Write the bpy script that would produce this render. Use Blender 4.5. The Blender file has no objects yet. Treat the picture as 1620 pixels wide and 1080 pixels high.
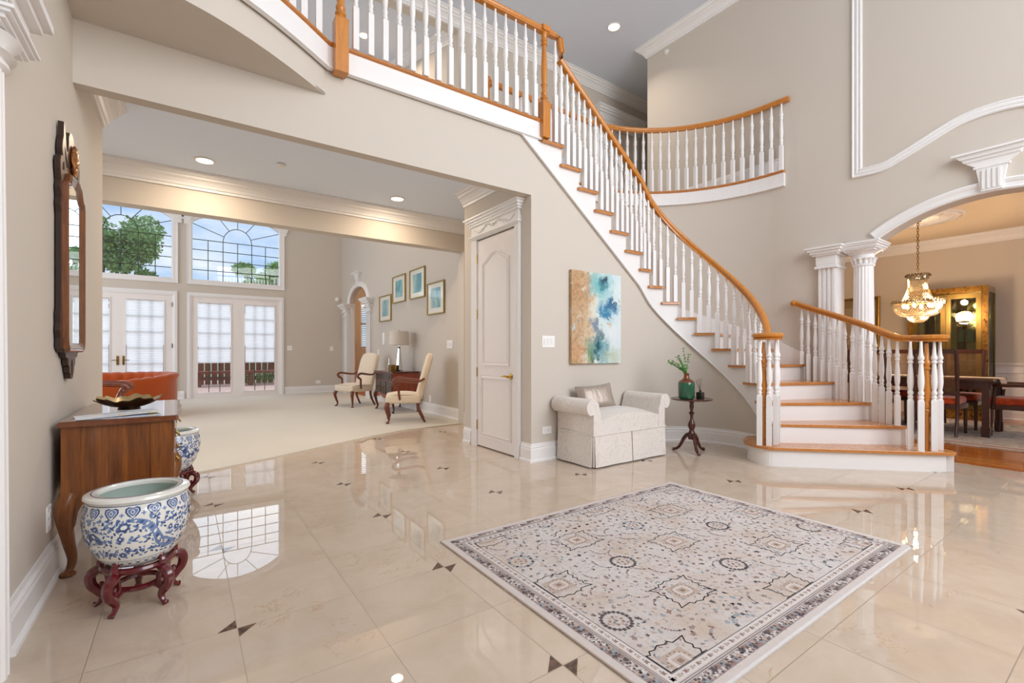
import bpy, bmesh, math, random
from mathutils import Vector, Matrix
PI = math.pi
R = math.radians
random.seed(7)
S = bpy.context.scene
COL = S.collection

# ------------------------------------------------------------------ camera
YAW = R(54.8)
cam_d = bpy.data.cameras.new('camera')
cam = bpy.data.objects.new('camera', cam_d)
COL.objects.link(cam)
cam.location = (0, 0, 1.10)
cam.rotation_euler = (PI / 2, 0, YAW - PI / 2)
cam_d.sensor_width = 36
cam_d.lens = 735.0 / 1620 * 36
cam_d.shift_y = 17.0 / 1620
cam_d.clip_start = 0.05
cam_d.clip_end = 300
S.camera = cam
S.view_settings.view_transform = 'Standard'
S.view_settings.look = 'None'
S.view_settings.gamma = 1
S.view_settings.use_curve_mapping = False
S.view_settings.exposure = 0.0
try:
    S.cycles.use_denoising = True
    S.cycles.diffuse_bounces = 6
    S.cycles.sample_clamp_indirect = 6
    S.cycles.caustics_reflective = False
    S.cycles.caustics_refractive = False
except Exception:
    pass


def lin(c):
    if isinstance(c, str):
        c = [int(c[i:i + 2], 16) / 255 for i in (0, 2, 4)]
    return tuple(x / 12.92 if x <= .04045 else ((x + .055) / 1.055) ** 2.4 for x in c[:3]) + (1,)


class NT:
    """small helper for node trees"""
    def __init__(s, tree):
        s.t = tree; s.n = tree.nodes; s.l = tree.links; s.n.clear()
    def node(s, typ, **kw):
        n = s.n.new(typ)
        for k, v in kw.items():
            setattr(n, k, v)
        return n
    def put(s, sock, v):
        if hasattr(v, 'links'):
            s.l.new(v, sock)
        elif v is not None:
            sock.default_value = v
    def math(s, op, a, b=None, c=None, clamp=False):
        n = s.node('ShaderNodeMath', operation=op, use_clamp=clamp)
        s.put(n.inputs[0], a)
        if b is not None: s.put(n.inputs[1], b)
        if c is not None: s.put(n.inputs[2], c)
        return n.outputs[0]
    def vm(s, op, a, b=None):
        n = s.node('ShaderNodeVectorMath', operation=op)
        s.put(n.inputs[0], a)
        if b is not None: s.put(n.inputs[1], b)
        return n.outputs[0]
    def coord(s, kind='Object'):
        return s.node('ShaderNodeTexCoord').outputs[kind]
    def pos(s):
        return s.node('ShaderNodeNewGeometry').outputs['Position']
    def sep(s, v):
        n = s.node('ShaderNodeSeparateXYZ'); s.put(n.inputs[0], v); return n.outputs
    def comb(s, x, y, z):
        n = s.node('ShaderNodeCombineXYZ')
        for i, v in enumerate((x, y, z)): s.put(n.inputs[i], v)
        return n.outputs[0]
    def noise(s, vec, scale, detail=3, rough=.5, dist=0, out='Fac'):
        n = s.node('ShaderNodeTexNoise'); s.put(n.inputs['Vector'], vec)
        n.inputs['Scale'].default_value = scale; n.inputs['Detail'].default_value = detail
        n.inputs['Roughness'].default_value = rough; n.inputs['Distortion'].default_value = dist
        return n.outputs[out]
    def voro(s, vec, scale, feature='F1', out='Distance'):
        n = s.node('ShaderNodeTexVoronoi', feature=feature); s.put(n.inputs['Vector'], vec)
        n.inputs['Scale'].default_value = scale
        return n.outputs[out]
    def wnoise(s, vec, out='Value'):
        n = s.node('ShaderNodeTexWhiteNoise', noise_dimensions='3D'); s.put(n.inputs['Vector'], vec)
        return n.outputs[out]
    def ramp(s, fac, stops, interp='LINEAR'):
        n = s.node('ShaderNodeValToRGB'); s.put(n.inputs[0], fac)
        cr = n.color_ramp; cr.interpolation = interp
        while len(cr.elements) < len(stops): cr.elements.new(.5)
        for e, (p, c) in zip(cr.elements, stops):
            e.position = p
            e.color = lin(c) if isinstance(c, (str, tuple, list)) else (c, c, c, 1)
        return n.outputs[0]
    def mix(s, fac, a, b, mode='MIX'):
        n = s.node('ShaderNodeMix', data_type='RGBA', blend_type=mode)
        s.put(n.inputs[0], fac)
        s.put(n.inputs[6], lin(a) if isinstance(a, str) else a)
        s.put(n.inputs[7], lin(b) if isinstance(b, str) else b)
        return n.outputs[2]
    def bump(s, h, strength=.2, dist=.01):
        n = s.node('ShaderNodeBump'); n.inputs['Strength'].default_value = strength
        n.inputs['Distance'].default_value = dist; s.put(n.inputs['Height'], h)
        return n.outputs[0]
    def bsdf(s, color, rough=.5, metal=0, spec=.5, normal=None, coat=0, emit=None, es=0, trans=0, ior=None, sheen=0):
        n = s.node('ShaderNodeBsdfPrincipled')
        s.put(n.inputs['Base Color'], lin(color) if isinstance(color, str) else color)
        s.put(n.inputs['Roughness'], rough); s.put(n.inputs['Metallic'], metal)
        n.inputs['Specular IOR Level'].default_value = spec
        n.inputs['Coat Weight'].default_value = coat; n.inputs['Coat Roughness'].default_value = .05
        n.inputs['Transmission Weight'].default_value = trans
        if sheen: n.inputs['Sheen Weight'].default_value = sheen
        if ior: n.inputs['IOR'].default_value = ior
        if normal is not None: s.put(n.inputs['Normal'], normal)
        if emit is not None:
            s.put(n.inputs['Emission Color'], lin(emit) if isinstance(emit, str) else emit)
            n.inputs['Emission Strength'].default_value = es
        return n.outputs[0]
    def out(s, sh):
        o = s.node('ShaderNodeOutputMaterial'); s.put(o.inputs['Surface'], sh)


# ------------------------------------------------------------------ sky
W = bpy.data.worlds.new('sky'); S.world = W; W.use_nodes = True
t = NT(W.node_tree)
g = t.coord('Generated'); x, y, z = t.sep(g)
h = t.math('MAXIMUM', z, .02)
cl = t.noise(t.comb(t.math('DIVIDE', x, t.math('ADD', h, .25)), t.math('DIVIDE', y, t.math('ADD', h, .25)), 0), 1.6, 6, .55)
base = t.ramp(z, [(0, 'd3e3f2'), (.2, 'a9c8ee'), (.6, '86b0ea')])
skyc = t.mix(t.ramp(cl, [(.42, 0.0), (.62, 1.0)]), base, 'eef3fa')
bg = t.node('ShaderNodeBackground'); t.put(bg.inputs[0], skyc); bg.inputs[1].default_value = 1.2
o = t.node('ShaderNodeOutputWorld'); t.put(o.inputs[0], bg.outputs[0])


def area(name, loc, aim, sx, sy, power, color=(1, 1, 1), spread=180):
    d = bpy.data.lights.new(name, 'AREA'); d.shape = 'RECTANGLE'; d.size = sx; d.size_y = sy
    d.energy = power; d.color = color; d.spread = R(spread)
    ob = bpy.data.objects.new(name, d); COL.objects.link(ob); ob.location = loc
    v = Vector(aim) - Vector(loc); ob.rotation_euler = v.to_track_quat('-Z', 'Y').to_euler()
    return ob


# added fill lamps standing in for daylight, outside made-up unseen wall openings
area('entrance_fill', (3.6, -2.85, 3.7), (1.9, 3.2, 2.2), 4.2, 4.2, 345, (.96, .98, 1))
area('living_side_fill', (-4.78, 9.6, 2.4), (3, 9.6, 1.7), 5.9, 3.7, 170, (.95, .97, 1))
area('dining_fill', (9.0, -2.2, 2.0), (9.0, 3, 1.4), 2.0, 2.0, 40, (.97, .97, 1))

sd = bpy.data.lights.new('overcast_sun', 'SUN'); sd.energy = 4.0; sd.angle = R(110); sd.color = (.97, .98, 1)
so = bpy.data.objects.new('overcast_sun', sd); COL.objects.link(so); so.rotation_euler = Vector((-.15, -1, -.75)).to_track_quat('-Z', 'Y').to_euler()


# ------------------------------------------------------------------ mesh builder
class MB:
    def __init__(s):
        s.v = []; s.f = []; s.mi = []; s.cur = 0; s.sm = []; s.smooth = False
    def add(s, vs, fs):
        b = len(s.v); s.v += [tuple(p) for p in vs]
        for f in fs:
            s.f.append([b + i for i in f]); s.mi.append(s.cur); s.sm.append(s.smooth)
        return s
    def box(s, x0, x1, y0, y1, z0, z1):
        x0, x1 = sorted((x0, x1)); y0, y1 = sorted((y0, y1)); z0, z1 = sorted((z0, z1))
        return s.add([(x0, y0, z0), (x1, y0, z0), (x1, y1, z0), (x0, y1, z0), (x0, y0, z1), (x1, y0, z1), (x1, y1, z1), (x0, y1, z1)],
                     [(3, 2, 1, 0), (4, 5, 6, 7), (0, 1, 5, 4), (1, 2, 6, 5), (2, 3, 7, 6), (3, 0, 4, 7)])
    def rbox(s, x0, x1, y0, y1, z0, z1, r=.02, seg=3):
        """box with rounded edges"""
        bm = bmesh.new(); bmesh.ops.create_cube(bm, size=1)
        for v in bm.verts:
            v.co = Vector(((x0 + x1) / 2 + v.co.x * (x1 - x0), (y0 + y1) / 2 + v.co.y * (y1 - y0), (z0 + z1) / 2 + v.co.z * (z1 - z0)))
        bmesh.ops.bevel(bm, geom=bm.edges[:], offset=r, segments=seg, affect='EDGES', profile=.5)
        bm.verts.index_update()
        s.add([v.co for v in bm.verts], [[v.index for v in f.verts] for f in bm.faces]); bm.free()
        return s
    def prism(s, pts, z0, z1):
        return s.extr([(p[0], p[1], z0) for p in pts], (0, 0, z1 - z0))
    def extr(s, pts, d):
        n = len(pts); q = [(p[0] + d[0], p[1] + d[1], p[2] + d[2]) for p in pts]
        # newell normal to orient
        nx = ny = nz = 0
        for i in range(n):
            a = pts[i]; b = pts[(i + 1) % n]
            nx += (a[1] - b[1]) * (a[2] + b[2]); ny += (a[2] - b[2]) * (a[0] + b[0]); nz += (a[0] - b[0]) * (a[1] + b[1])
        if nx * d[0] + ny * d[1] + nz * d[2] > 0:
            fs = [list(range(n))[::-1], list(range(n, 2 * n))] + [(i, (i + 1) % n, n + (i + 1) % n, n + i) for i in range(n)]
        else:
            fs = [list(range(n)), list(range(n, 2 * n))[::-1]] + [((i + 1) % n, i, n + i, n + (i + 1) % n) for i in range(n)]
        return s.add(list(pts) + q, fs)
    def lathe(s, prof, c=(0, 0, 0), seg=16, axis='z', a0=0, a1=2 * PI, lobes=None, caps=(1, 1)):
        """prof: (r, h) bottom to top"""
        n = len(prof); full = abs(a1 - a0 - 2 * PI) < 1e-6; m = seg if full else seg + 1
        vs = []
        for k in range(m):
            a = a0 + (a1 - a0) * k / seg
            for r, hh in prof:
                rr = r * (lobes(a) if lobes else 1)
                p = (rr * math.cos(a), rr * math.sin(a), hh)
                if axis == 'x': p = (p[2], p[0], p[1])
                if axis == 'y': p = (p[1], p[2], p[0])
                vs.append((c[0] + p[0], c[1] + p[1], c[2] + p[2]))
        fs = []
        for k in range(seg):
            k2 = (k + 1) % m
            for i in range(n - 1):
                fs.append((k * n + i, k2 * n + i, k2 * n + i + 1, k * n + i + 1))
        if full and prof[0] != prof[-1]:
            if caps[0] and prof[0][0] > 1e-5: fs.append([k * n for k in range(m)][::-1])
            if caps[1] and prof[-1][0] > 1e-5: fs.append([k * n + n - 1 for k in range(m)])
        old = s.smooth; s.smooth = True; s.add(vs, fs); s.smooth = old
        return s
    def tube(s, pts, rad, seg=8, closed=False, flat=1.0):
        """round tube through 3D points; rad number or list"""
        P = [Vector(p) for p in pts]; n = len(P)
        rs = rad if isinstance(rad, (list, tuple)) else [rad] * n
        vs = []; up = None
        for i in range(n):
            if closed: T = (P[(i + 1) % n] - P[i - 1])
            else: T = P[min(i + 1, n - 1)] - P[max(i - 1, 0)]
            if T.length < 1e-9: T = Vector((0, 0, 1))
            T.normalize()
            if up is None: up = Vector((0, 0, 1)) if abs(T.z) < .9 else Vector((1, 0, 0))
            A = T.cross(up)
            if A.length < 1e-4: A = T.cross(Vector((1, .3, .2)))
            A.normalize(); B = A.cross(T); up = B
            for k in range(seg):
                a = 2 * PI * k / seg
                vs.append(P[i] + A * math.cos(a) * rs[i] + B * math.sin(a) * rs[i] * flat)
        fs = []
        for i in range(n if closed else n - 1):
            j = (i + 1) % n
            for k in range(seg):
                k2 = (k + 1) % seg
                fs.append((i * seg + k, i * seg + k2, j * seg + k2, j * seg + k))
        if not closed:
            fs.append(list(range(seg))[::-1]); fs.append(list(range((n - 1) * seg, n * seg)))
        old = s.smooth; s.smooth = True; s.add(vs, fs); s.smooth = old
        return s
    def sweep(s, path, prof, closed=False, smooth=False):
        """prof closed polygon of (side, up); side is to the left of travel (horizontal), up is +z; mitred corners"""
        P = [Vector(p) if len(p) == 3 else Vector((p[0], p[1], 0)) for p in path]; n = len(P); m = len(prof); vs = []
        for i in range(n):
            d1 = d2 = None
            if i > 0 or closed: d1 = P[i] - P[i - 1]
            if i < n - 1 or closed: d2 = P[(i + 1) % n] - P[i]
            ds = []
            for d in (d1, d2):
                if d is not None:
                    d = Vector((d.x, d.y, 0))
                    if d.length > 1e-6: ds.append(d.normalized())
            if not ds: ds = [Vector((1, 0, 0))]
            nn = [Vector((-d.y, d.x, 0)) for d in ds]
            nrm = nn[0] if len(nn) == 1 else (nn[0] + nn[1])
            if nrm.length < 1e-6: nrm = nn[0]
            nrm.normalize(); k = 1 / max(.35, nrm.dot(nn[0]))
            for a, u in prof:
                vs.append(P[i] + nrm * a * k + Vector((0, 0, u)))
        fs = []
        for i in range(n if closed else n - 1):
            j = (i + 1) % n
            for q in range(m):
                r_ = (q + 1) % m
                fs.append((i * m + q, j * m + q, j * m + r_, i * m + r_))
        if not closed:
            fs.append(list(range(m))); fs.append(list(range((n - 1) * m, n * m))[::-1])
        old = s.smooth; s.smooth = smooth; s.add(vs, fs); s.smooth = old
        return s
    def ribbon(s, cols, thick):
        """vertical wall: cols of (x, y, nx, ny, z0, z1); n points to the visible side; thickness goes behind"""
        n = len(cols); vs = []
        for x_, y_, nx, ny, z0, z1 in cols:
            vs += [(x_, y_, z0), (x_, y_, z1), (x_ - nx * thick, y_ - ny * thick, z0), (x_ - nx * thick, y_ - ny * thick, z1)]
        fs = []
        for i in range(n - 1):
            a = i * 4; b = a + 4
            fs += [(a, b, b + 1, a + 1), (a + 2, a + 3, b + 3, b + 2), (a + 1, b + 1, b + 3, a + 3), (a, a + 2, b + 2, b)]
        fs += [(0, 1, 3, 2), ((n - 1) * 4, (n - 1) * 4 + 2, (n - 1) * 4 + 3, (n - 1) * 4 + 1)]
        return s.add(vs, fs)
    def ball(s, c, r, sx=1, sy=1, sz=1, seg=12, rings=8):
        prof = [(max(1e-6, math.sin(PI * i / rings)) * r, -math.cos(PI * i / rings) * r) for i in range(rings + 1)]
        prof[0] = (0, -r); prof[-1] = (0, r)
        b = len(s.v); s.lathe(prof, (0, 0, 0), seg)
        for i in range(b, len(s.v)):
            p = s.v[i]; s.v[i] = (c[0] + p[0] * sx, c[1] + p[1] * sy, c[2] + p[2] * sz)
        return s
    def xf(s, M, start=0):
        for i in range(start, len(s.v)):
            s.v[i] = tuple(M @ Vector(s.v[i]))
        return s


def mesh_of(name, mb, mats, shift=(0, 0, 0), angle=40, fix=True):
    me = bpy.data.meshes.new(name)
    me.from_pydata([(p[0] - shift[0], p[1] - shift[1], p[2] - shift[2]) for p in mb.v], [], mb.f)
    for m in (mats if isinstance(mats, (list, tuple)) else [mats]): me.materials.append(m)
    me.polygons.foreach_set('material_index', mb.mi)
    me.polygons.foreach_set('use_smooth', mb.sm)
    me.update()
    if fix:
        bm = bmesh.new(); bm.from_mesh(me); bmesh.ops.recalc_face_normals(bm, faces=bm.faces[:]); bm.to_mesh(me); bm.free()
    if any(mb.sm):
        try: me.set_sharp_from_angle(angle=R(angle))
        except Exception: pass
    return me


def tagp(o, label=None, cat=None, group=None, kind=None):
    if label: o['label'] = label
    if cat: o['category'] = cat
    if group: o['group'] = group
    if kind: o['kind'] = kind
    return o


def root_loc(o):
    while o.parent: o = o.parent
    return o


def thing(name, label, cat, loc=(0, 0, 0), rz=0, group=None):
    o = bpy.data.objects.new(name, None); COL.objects.link(o); o.empty_display_size = .1
    o.location = loc; o.rotation_euler = (0, 0, rz)
    return tagp(o, label, cat, group)


def part(name, mb, mats, parent=None, local=False, label=None, angle=40, fix=True):
    """mesh object; world coordinates unless local"""
    sh = (0, 0, 0)
    if parent is not None and not local:
        sh = root_loc(parent).location
    me = mesh_of(name, mb, mats, sh, angle, fix)
    o = bpy.data.objects.new(name, me); COL.objects.link(o)
    if parent is not None: o.parent = parent
    if label: o['label'] = label
    return o


def struct(name, mb, mats, parent=None, angle=40, fix=True):
    o = part(name, mb, mats, parent, angle=angle, fix=fix)
    if parent is None: o['kind'] = 'structure'
    return o


def single(name, mb, mats, label, cat, group=None, loc=None, kind=None, angle=40, fix=True):
    """a thing that is one mesh, with its origin at loc"""
    if loc is None:
        xs = [p[0] for p in mb.v]; ys = [p[1] for p in mb.v]; zs = [p[2] for p in mb.v]
        loc = ((min(xs) + max(xs)) / 2, (min(ys) + max(ys)) / 2, min(zs))
    me = mesh_of(name, mb, mats, loc, angle, fix)
    o = bpy.data.objects.new(name, me); COL.objects.link(o); o.location = loc
    return tagp(o, label, cat, group, kind)


def dup(o, loc, rz=None, label=None, group=None, scale=None):
    def cp(a, par):
        c = a.copy(); COL.objects.link(c); c.parent = par
        for ch in a.children: cp(ch, c)
        return c
    c = cp(o, None); c.location = loc
    if rz is not None: c.rotation_euler = (0, 0, rz)
    if label: c['label'] = label
    if group: c['group'] = group
    if scale: c.scale = scale
    return c


# ------------------------------------------------------------------ materials
def simple(name, color, rough=.5, metal=0, spec=.5, var=0, vs=6, bump=0, bs=80, coat=0, sheen=0, emit=None, es=0):
    m = bpy.data.materials.new(name); m.use_nodes = True; t = NT(m.node_tree)
    c = lin(color) if isinstance(color, str) else color
    co = t.coord()
    if var:
        c = t.mix(t.noise(co, vs, 4), tuple(v * (1 - var) for v in c[:3]) + (1,), tuple(min(1, v * (1 + var)) for v in c[:3]) + (1,))
    nrm = t.bump(t.noise(co, bs, 3), bump, .004) if bump else None
    t.out(t.bsdf(c, rough, metal, spec, nrm, coat, emit, es, sheen=sheen))
    return m


def wood(name, c1, c2, axis='z', scale=1.0, rough=.35, coat=.2, c3=None):
    m = bpy.data.materials.new(name); m.use_nodes = True; t = NT(m.node_tree)
    co = t.coord()
    st = {'x': (1, 14, 14), 'y': (14, 1, 14), 'z': (14, 14, 1)}[axis]
    v = t.vm('MULTIPLY', co, tuple(a * scale for a in st))
    a = t.noise(v, 3.0, 6, .62, .6)
    b = t.noise(v, 14.0, 3, .6)
    f = t.math('ADD', t.math('MULTIPLY', a, .75), t.math('MULTIPLY', b, .25))
    col = t.ramp(f, [(.3, c1), (.5, c3 or c2), (.7, c2)])
    t.out(t.bsdf(col, rough, 0, .5, t.bump(f, .08, .002), coat))
    return m


M = {}
M['wall'] = simple('wall_paint', 'cdc4b9', .75, spec=.25, bump=.03, bs=300)
M['white'] = simple('white_trim_paint', 'e9e7e6', .38, spec=.4)
M['ceil'] = simple('ceiling_paint', 'd6dde9', .9, spec=.1)
M['ceil2'] = simple('lower_ceiling_paint', 'e4eefc', .9, spec=.1)
M['door'] = simple('door_paint', 'ebe5e2', .35, spec=.4)
M['oak'] = wood('oak_rail', 'b26a22', 'cf8b3c', 'z', 1.2, .28, .3, 'c07a2c')
M['oakx'] = wood('oak_tread', 'b06c30', 'ca8c4c', 'x', 1.2, .25, .35, 'bd7b3c')
M['oakfloor'] = wood('oak_floor', 'b8691f', 'd08a3f', 'y', .6, .25, .3, 'c2752c')
M['walnut'] = wood('walnut', '4c2810', '93571f', 'z', .6, .28, .35, '744019')
M['walnuty'] = wood('walnut_top', '5f3018', '7d4628', 'y', .8, .16, .6, '6c3a20')
M['mahog'] = wood('mahogany', '3a140c', '5c2316', 'z', 1.2, .25, .5, '48190f')
M['mahogl'] = wood('red_mahogany', '5c2411', '84401f', 'z', 1.2, .28, .4, '6e3017')
M['darkwood'] = wood('dark_stained_wood', '3b1f17', '55302a', 'z', 1.2, .3, .3, '472720')
M['rosewood'] = simple('red_lacquer_wood', '5c1219', .22, var=.35, vs=14, coat=.6)
M['mirwood'] = wood('mirror_frame_wood', '5a3018', '8c5530', 'z', 2.0, .22, .5, '6f4023')
M['mirdark'] = simple('dark_fretwork', '4c2c20', .3, var=.25, vs=12, coat=.4)
M['gilt'] = simple('gilt_carving', 'b07a4a', .3, metal=.8)
M['brass'] = simple('polished_brass', 'd2ab55', .22, metal=1)
M['obrass'] = simple('old_brass', '8a6a30', .35, metal=.9, var=.3, vs=20)
M['fabric'] = simple('cream_upholstery', 'e6d6bf', .85, spec=.2, bump=.15, bs=500, sheen=.2)
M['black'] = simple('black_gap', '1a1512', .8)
M['plastic'] = simple('white_plate', 'efeeec', .4)
M['mirror'] = simple('mirror_glass', 'e8efee', .015, metal=1)
M['silver'] = simple('mercury_glass', 'c9ccca', .08, metal=1, var=.2, vs=30)
M['shade'] = simple('lamp_shade_linen', 'ded3c8', .8, bump=.1, bs=600)
M['grout'] = simple('joint', '9b8b7a', .8)


def mk_marble():
    m = bpy.data.materials.new('cream_marble_tile'); m.use_nodes = True; t = NT(m.node_tree)
    p = t.pos(); x, y, z = t.sep(p)
    P = .915; ox, oy = .173, 2.146
    def cell(v, o, per):
        a = t.math('DIVIDE', t.math('SUBTRACT', v, o), per)
        fl = t.math('FLOOR', a)
        return fl, t.math('MULTIPLY', t.math('SUBTRACT', a, fl), per)
    ix, fx = cell(x, ox, P / 2); iy, fy = cell(y, oy, P / 2)
    dx = t.math('MINIMUM', fx, t.math('SUBTRACT', P / 2, fx)); dy = t.math('MINIMUM', fy, t.math('SUBTRACT', P / 2, fy))
    grout = t.math('LESS_THAN', t.math('MINIMUM', dx, dy), .0017)
    # corner inlays
    _, gx = cell(x, ox - P / 2, P); _, gy = cell(y, oy - P / 2, P)
    u = t.math('SUBTRACT', gx, P / 2); v = t.math('SUBTRACT', gy, P / 2)
    near = t.math('LESS_THAN', t.math('ADD', t.math('ABSOLUTE', u), t.math('ABSOLUTE', v)), .07)
    opp = t.math('LESS_THAN', t.math('MULTIPLY', u, v), 0.0)
    inl = t.math('MULTIPLY', near, opp)
    idv = t.comb(ix, iy, 0)
    off = t.node('ShaderNodeTexWhiteNoise', noise_dimensions='3D'); t.put(off.inputs['Vector'], idv)
    pv = t.vm('ADD', p, t.vm('MULTIPLY', off.outputs['Color'], (7, 7, 7)))
    n1 = t.noise(pv, 4.5, 7, .65, .5)
    col = t.ramp(n1, [(.25, 'c3b09b'), (.5, 'cab8a5'), (.75, 'd0c0af')])
    n2 = t.noise(t.vm('MULTIPLY', pv, (1, 2.2, 1)), 1.7, 8, .65, 2.2)
    vein = t.math('LESS_THAN', t.math('ABSOLUTE', t.math('SUBTRACT', n2, .5)), .005)
    msk = t.math('GREATER_THAN', t.noise(pv, 2.3, 2), .61)
    col = t.mix(t.math('MULTIPLY', t.math('MULTIPLY', vein, msk), .5), col, 'ae8452')
    clo = t.noise(pv, 9, 5, .7)
    col = t.mix(t.math('MULTIPLY', t.ramp(clo, [(.55, 0.0), (.75, 1.0)]), .12), col, 'c9a27c')
    tone = t.math('ADD', .955, t.math('MULTIPLY', off.outputs['Value'], .05))
    col = t.mix(1.0, col, t.comb(tone, tone, tone), 'MULTIPLY')
    bn = t.ramp(t.noise(p, 40, 4), [(.35, '3a2820'), (.65, '6a4b3a')])
    col = t.mix(inl, col, bn)
    col = t.mix(grout, col, '9f8f7c')
    t.out(t.bsdf(col, t.math('ADD', .012, t.math('MULTIPLY', grout, .4)), 0, .5, None, .0, ior=1.62))
    return m


def mk_carpet():
    m = bpy.data.materials.new('cream_carpet'); m.use_nodes = True; t = NT(m.node_tree)
    p = t.pos()
    col = t.mix(t.noise(p, 1.4, 3), 'cbc2b1', 'd3cbbc')
    t.out(t.bsdf(col, .95, 0, .1, t.bump(t.noise(p, 350, 2), .4, .004), sheen=.3))
    return m


def mk_strips():
    m = bpy.data.materials.new('oak_strip_floor'); m.use_nodes = True; t = NT(m.node_tree)
    p = t.pos(); x, y, z = t.sep(p)
    ix = t.math('FLOOR', t.math('DIVIDE', x, .057))
    iy = t.math('FLOOR', t.math('ADD', t.math('MULTIPLY', y, 1.1), t.math('MULTIPLY', t.wnoise(t.comb(ix, 0, 0)), 5)))
    w = t.wnoise(t.comb(ix, iy, 0))
    g = t.noise(t.vm('MULTIPLY', p, (16, 1.2, 1)), 4, 5, .6)
    f = t.math('ADD', t.math('MULTIPLY', w, .5), t.math('MULTIPLY', g, .5))
    col = t.ramp(f, [(.2, 'a8581c'), (.5, 'bb6e2b'), (.8, 'cd8845')])
    gap = t.math('LESS_THAN', t.math('FRACT', t.math('DIVIDE', x, .057)), .03)
    col = t.mix(t.math('MULTIPLY', gap, .6), col, '5a2f12')
    t.out(t.bsdf(col, .22, 0, .5, None, .3))
    return m


M['marble'] = mk_marble(); M['carpet'] = mk_carpet(); M['strips'] = mk_strips()


def mk_glass(name, tint, fac=.12):
    m = bpy.data.materials.new(name); m.use_nodes = True; t = NT(m.node_tree)
    tr = t.node('ShaderNodeBsdfTransparent'); tr.inputs[0].default_value = lin(tint)
    gl = t.node('ShaderNodeBsdfGlossy'); gl.inputs['Roughness'].default_value = .01
    fr = t.node('ShaderNodeFresnel'); fr.inputs[0].default_value = 1.45
    mx = t.node('ShaderNodeMixShader'); t.put(mx.inputs[0], t.math('ADD', t.math('MULTIPLY', fr.outputs[0], .3), fac * .2))
    t.l.new(tr.outputs[0], mx.inputs[1]); t.l.new(gl.outputs[0], mx.inputs[2]); t.out(mx.outputs[0])
    return m


M['glass'] = mk_glass('window_glass', 'fafcfd')
M['cabglass'] = mk_glass('cabinet_glass', 'dfe3d4', .3)


# ------------------------------------------------------------------ the setting
def band(mb, path, prof, fmap, closed=False):
    """profile (offset to the left, height) carried along a 2D path, mapped to 3D by fmap(a, b, h)"""
    P = [Vector((p[0], p[1])) for p in path]; n = len(P); m = len(prof); vs = []
    for i in range(n):
        ds = []
        if i > 0 or closed: ds.append((P[i] - P[i - 1]).normalized())
        if i < n - 1 or closed: ds.append((P[(i + 1) % n] - P[i]).normalized())
        nn = [Vector((-d.y, d.x)) for d in ds]
        nr = nn[0] + nn[-1]
        if nr.length < 1e-6: nr = nn[0]
        nr.normalize(); k = 1 / max(.35, nr.dot(nn[0]))
        for a, hh in prof:
            q = P[i] + nr * a * k; vs.append(fmap(q.x, q.y, hh))
    fs = []
    for i in range(n if closed else n - 1):
        j = (i + 1) % n
        for q in range(m):
            r_ = (q + 1) % m; fs.append((i * m + q, j * m + q, j * m + r_, i * m + r_))
    if not closed:
        fs.append(list(range(m))); fs.append(list(range((n - 1) * m, n * m)))
    mb.add(vs, fs); return mb


def arc2(cx, cy, r, a0, a1, n):
    return [(cx + r * math.cos(R(a0 + (a1 - a0) * i / n)), cy + r * math.sin(R(a0 + (a1 - a0) * i / n))) for i in range(n + 1)]


def smoothpath(pts, n=6):
    out = []
    P = [Vector(p) for p in pts]
    for i in range(len(P) - 1):
        p0 = P[max(0, i - 1)]; p1 = P[i]; p2 = P[i + 1]; p3 = P[min(len(P) - 1, i + 2)]
        for k in range(n):
            u = k / n
            out.append(.5 * ((2 * p1) + (p2 - p0) * u + (2 * p0 - 5 * p1 + 4 * p2 - p3) * u * u + (3 * p1 - p0 - 3 * p2 + p3) * u ** 3))
    out.append(P[-1])
    return [tuple(p) for p in out]


CROWN = [(0, -.17), (.018, -.17), (.022, -.145), (.034, -.14), (.045, -.115), (.07, -.085), (.095, -.07), (.1, -.05), (.12, -.045), (.135, -.02), (.15, -.018), (.15, 0), (0, 0)]
BASE = [(0, 0), (.032, 0), (.032, .018), (.024, .03), (.02, .032), (.02, .125), (.015, .14), (.018, .15), (.009, .165), (.007, .185), (0, .185)]
MOULD = [(0, 0), (0, .018), (.012, .026), (.02, .016), (.032, .012), (.04, .02), (.055, .022), (.062, .012), (.075, .012), (.083, .02), (.095, .016), (.1, 0)]
ZC = 6.15          # foyer ceiling
ZU = 3.43          # upper floor
RS = .1905         # riser
CX, CY = 4.52, 2.95

# floors
carp = smoothpath([(3.66, 6.27), (2.9, 6.22), (2.31, 6.12), (1.36, 5.68), (.79, 5.39), (.36, 5.19), (.06, 5.08), (-.53, 4.93)], 6)
struct('floor', MB().prism([(-.9, -2.6), (6.285, -2.6), (6.285, 5.0), (3.66, 5.0)] + carp + [(-.53, 4.8), (-.9, 4.8)], -.12, 0), M['marble'])
struct('floor_living', MB().prism([(3.66, 13.3), (-4.6, 13.3), (-4.6, 4.8), (-.56, 4.86)] + carp[::-1], -.12, .014), M['carpet'])
struct('floor_dining', MB().box(6.285, 11.1, -2.0, 4.4, -.12, .001), M['strips'])
struct('floor_hallway', MB().box(3.66, 6.6, 10.2, 14.7, -.12, .001), M['strips'])

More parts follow.
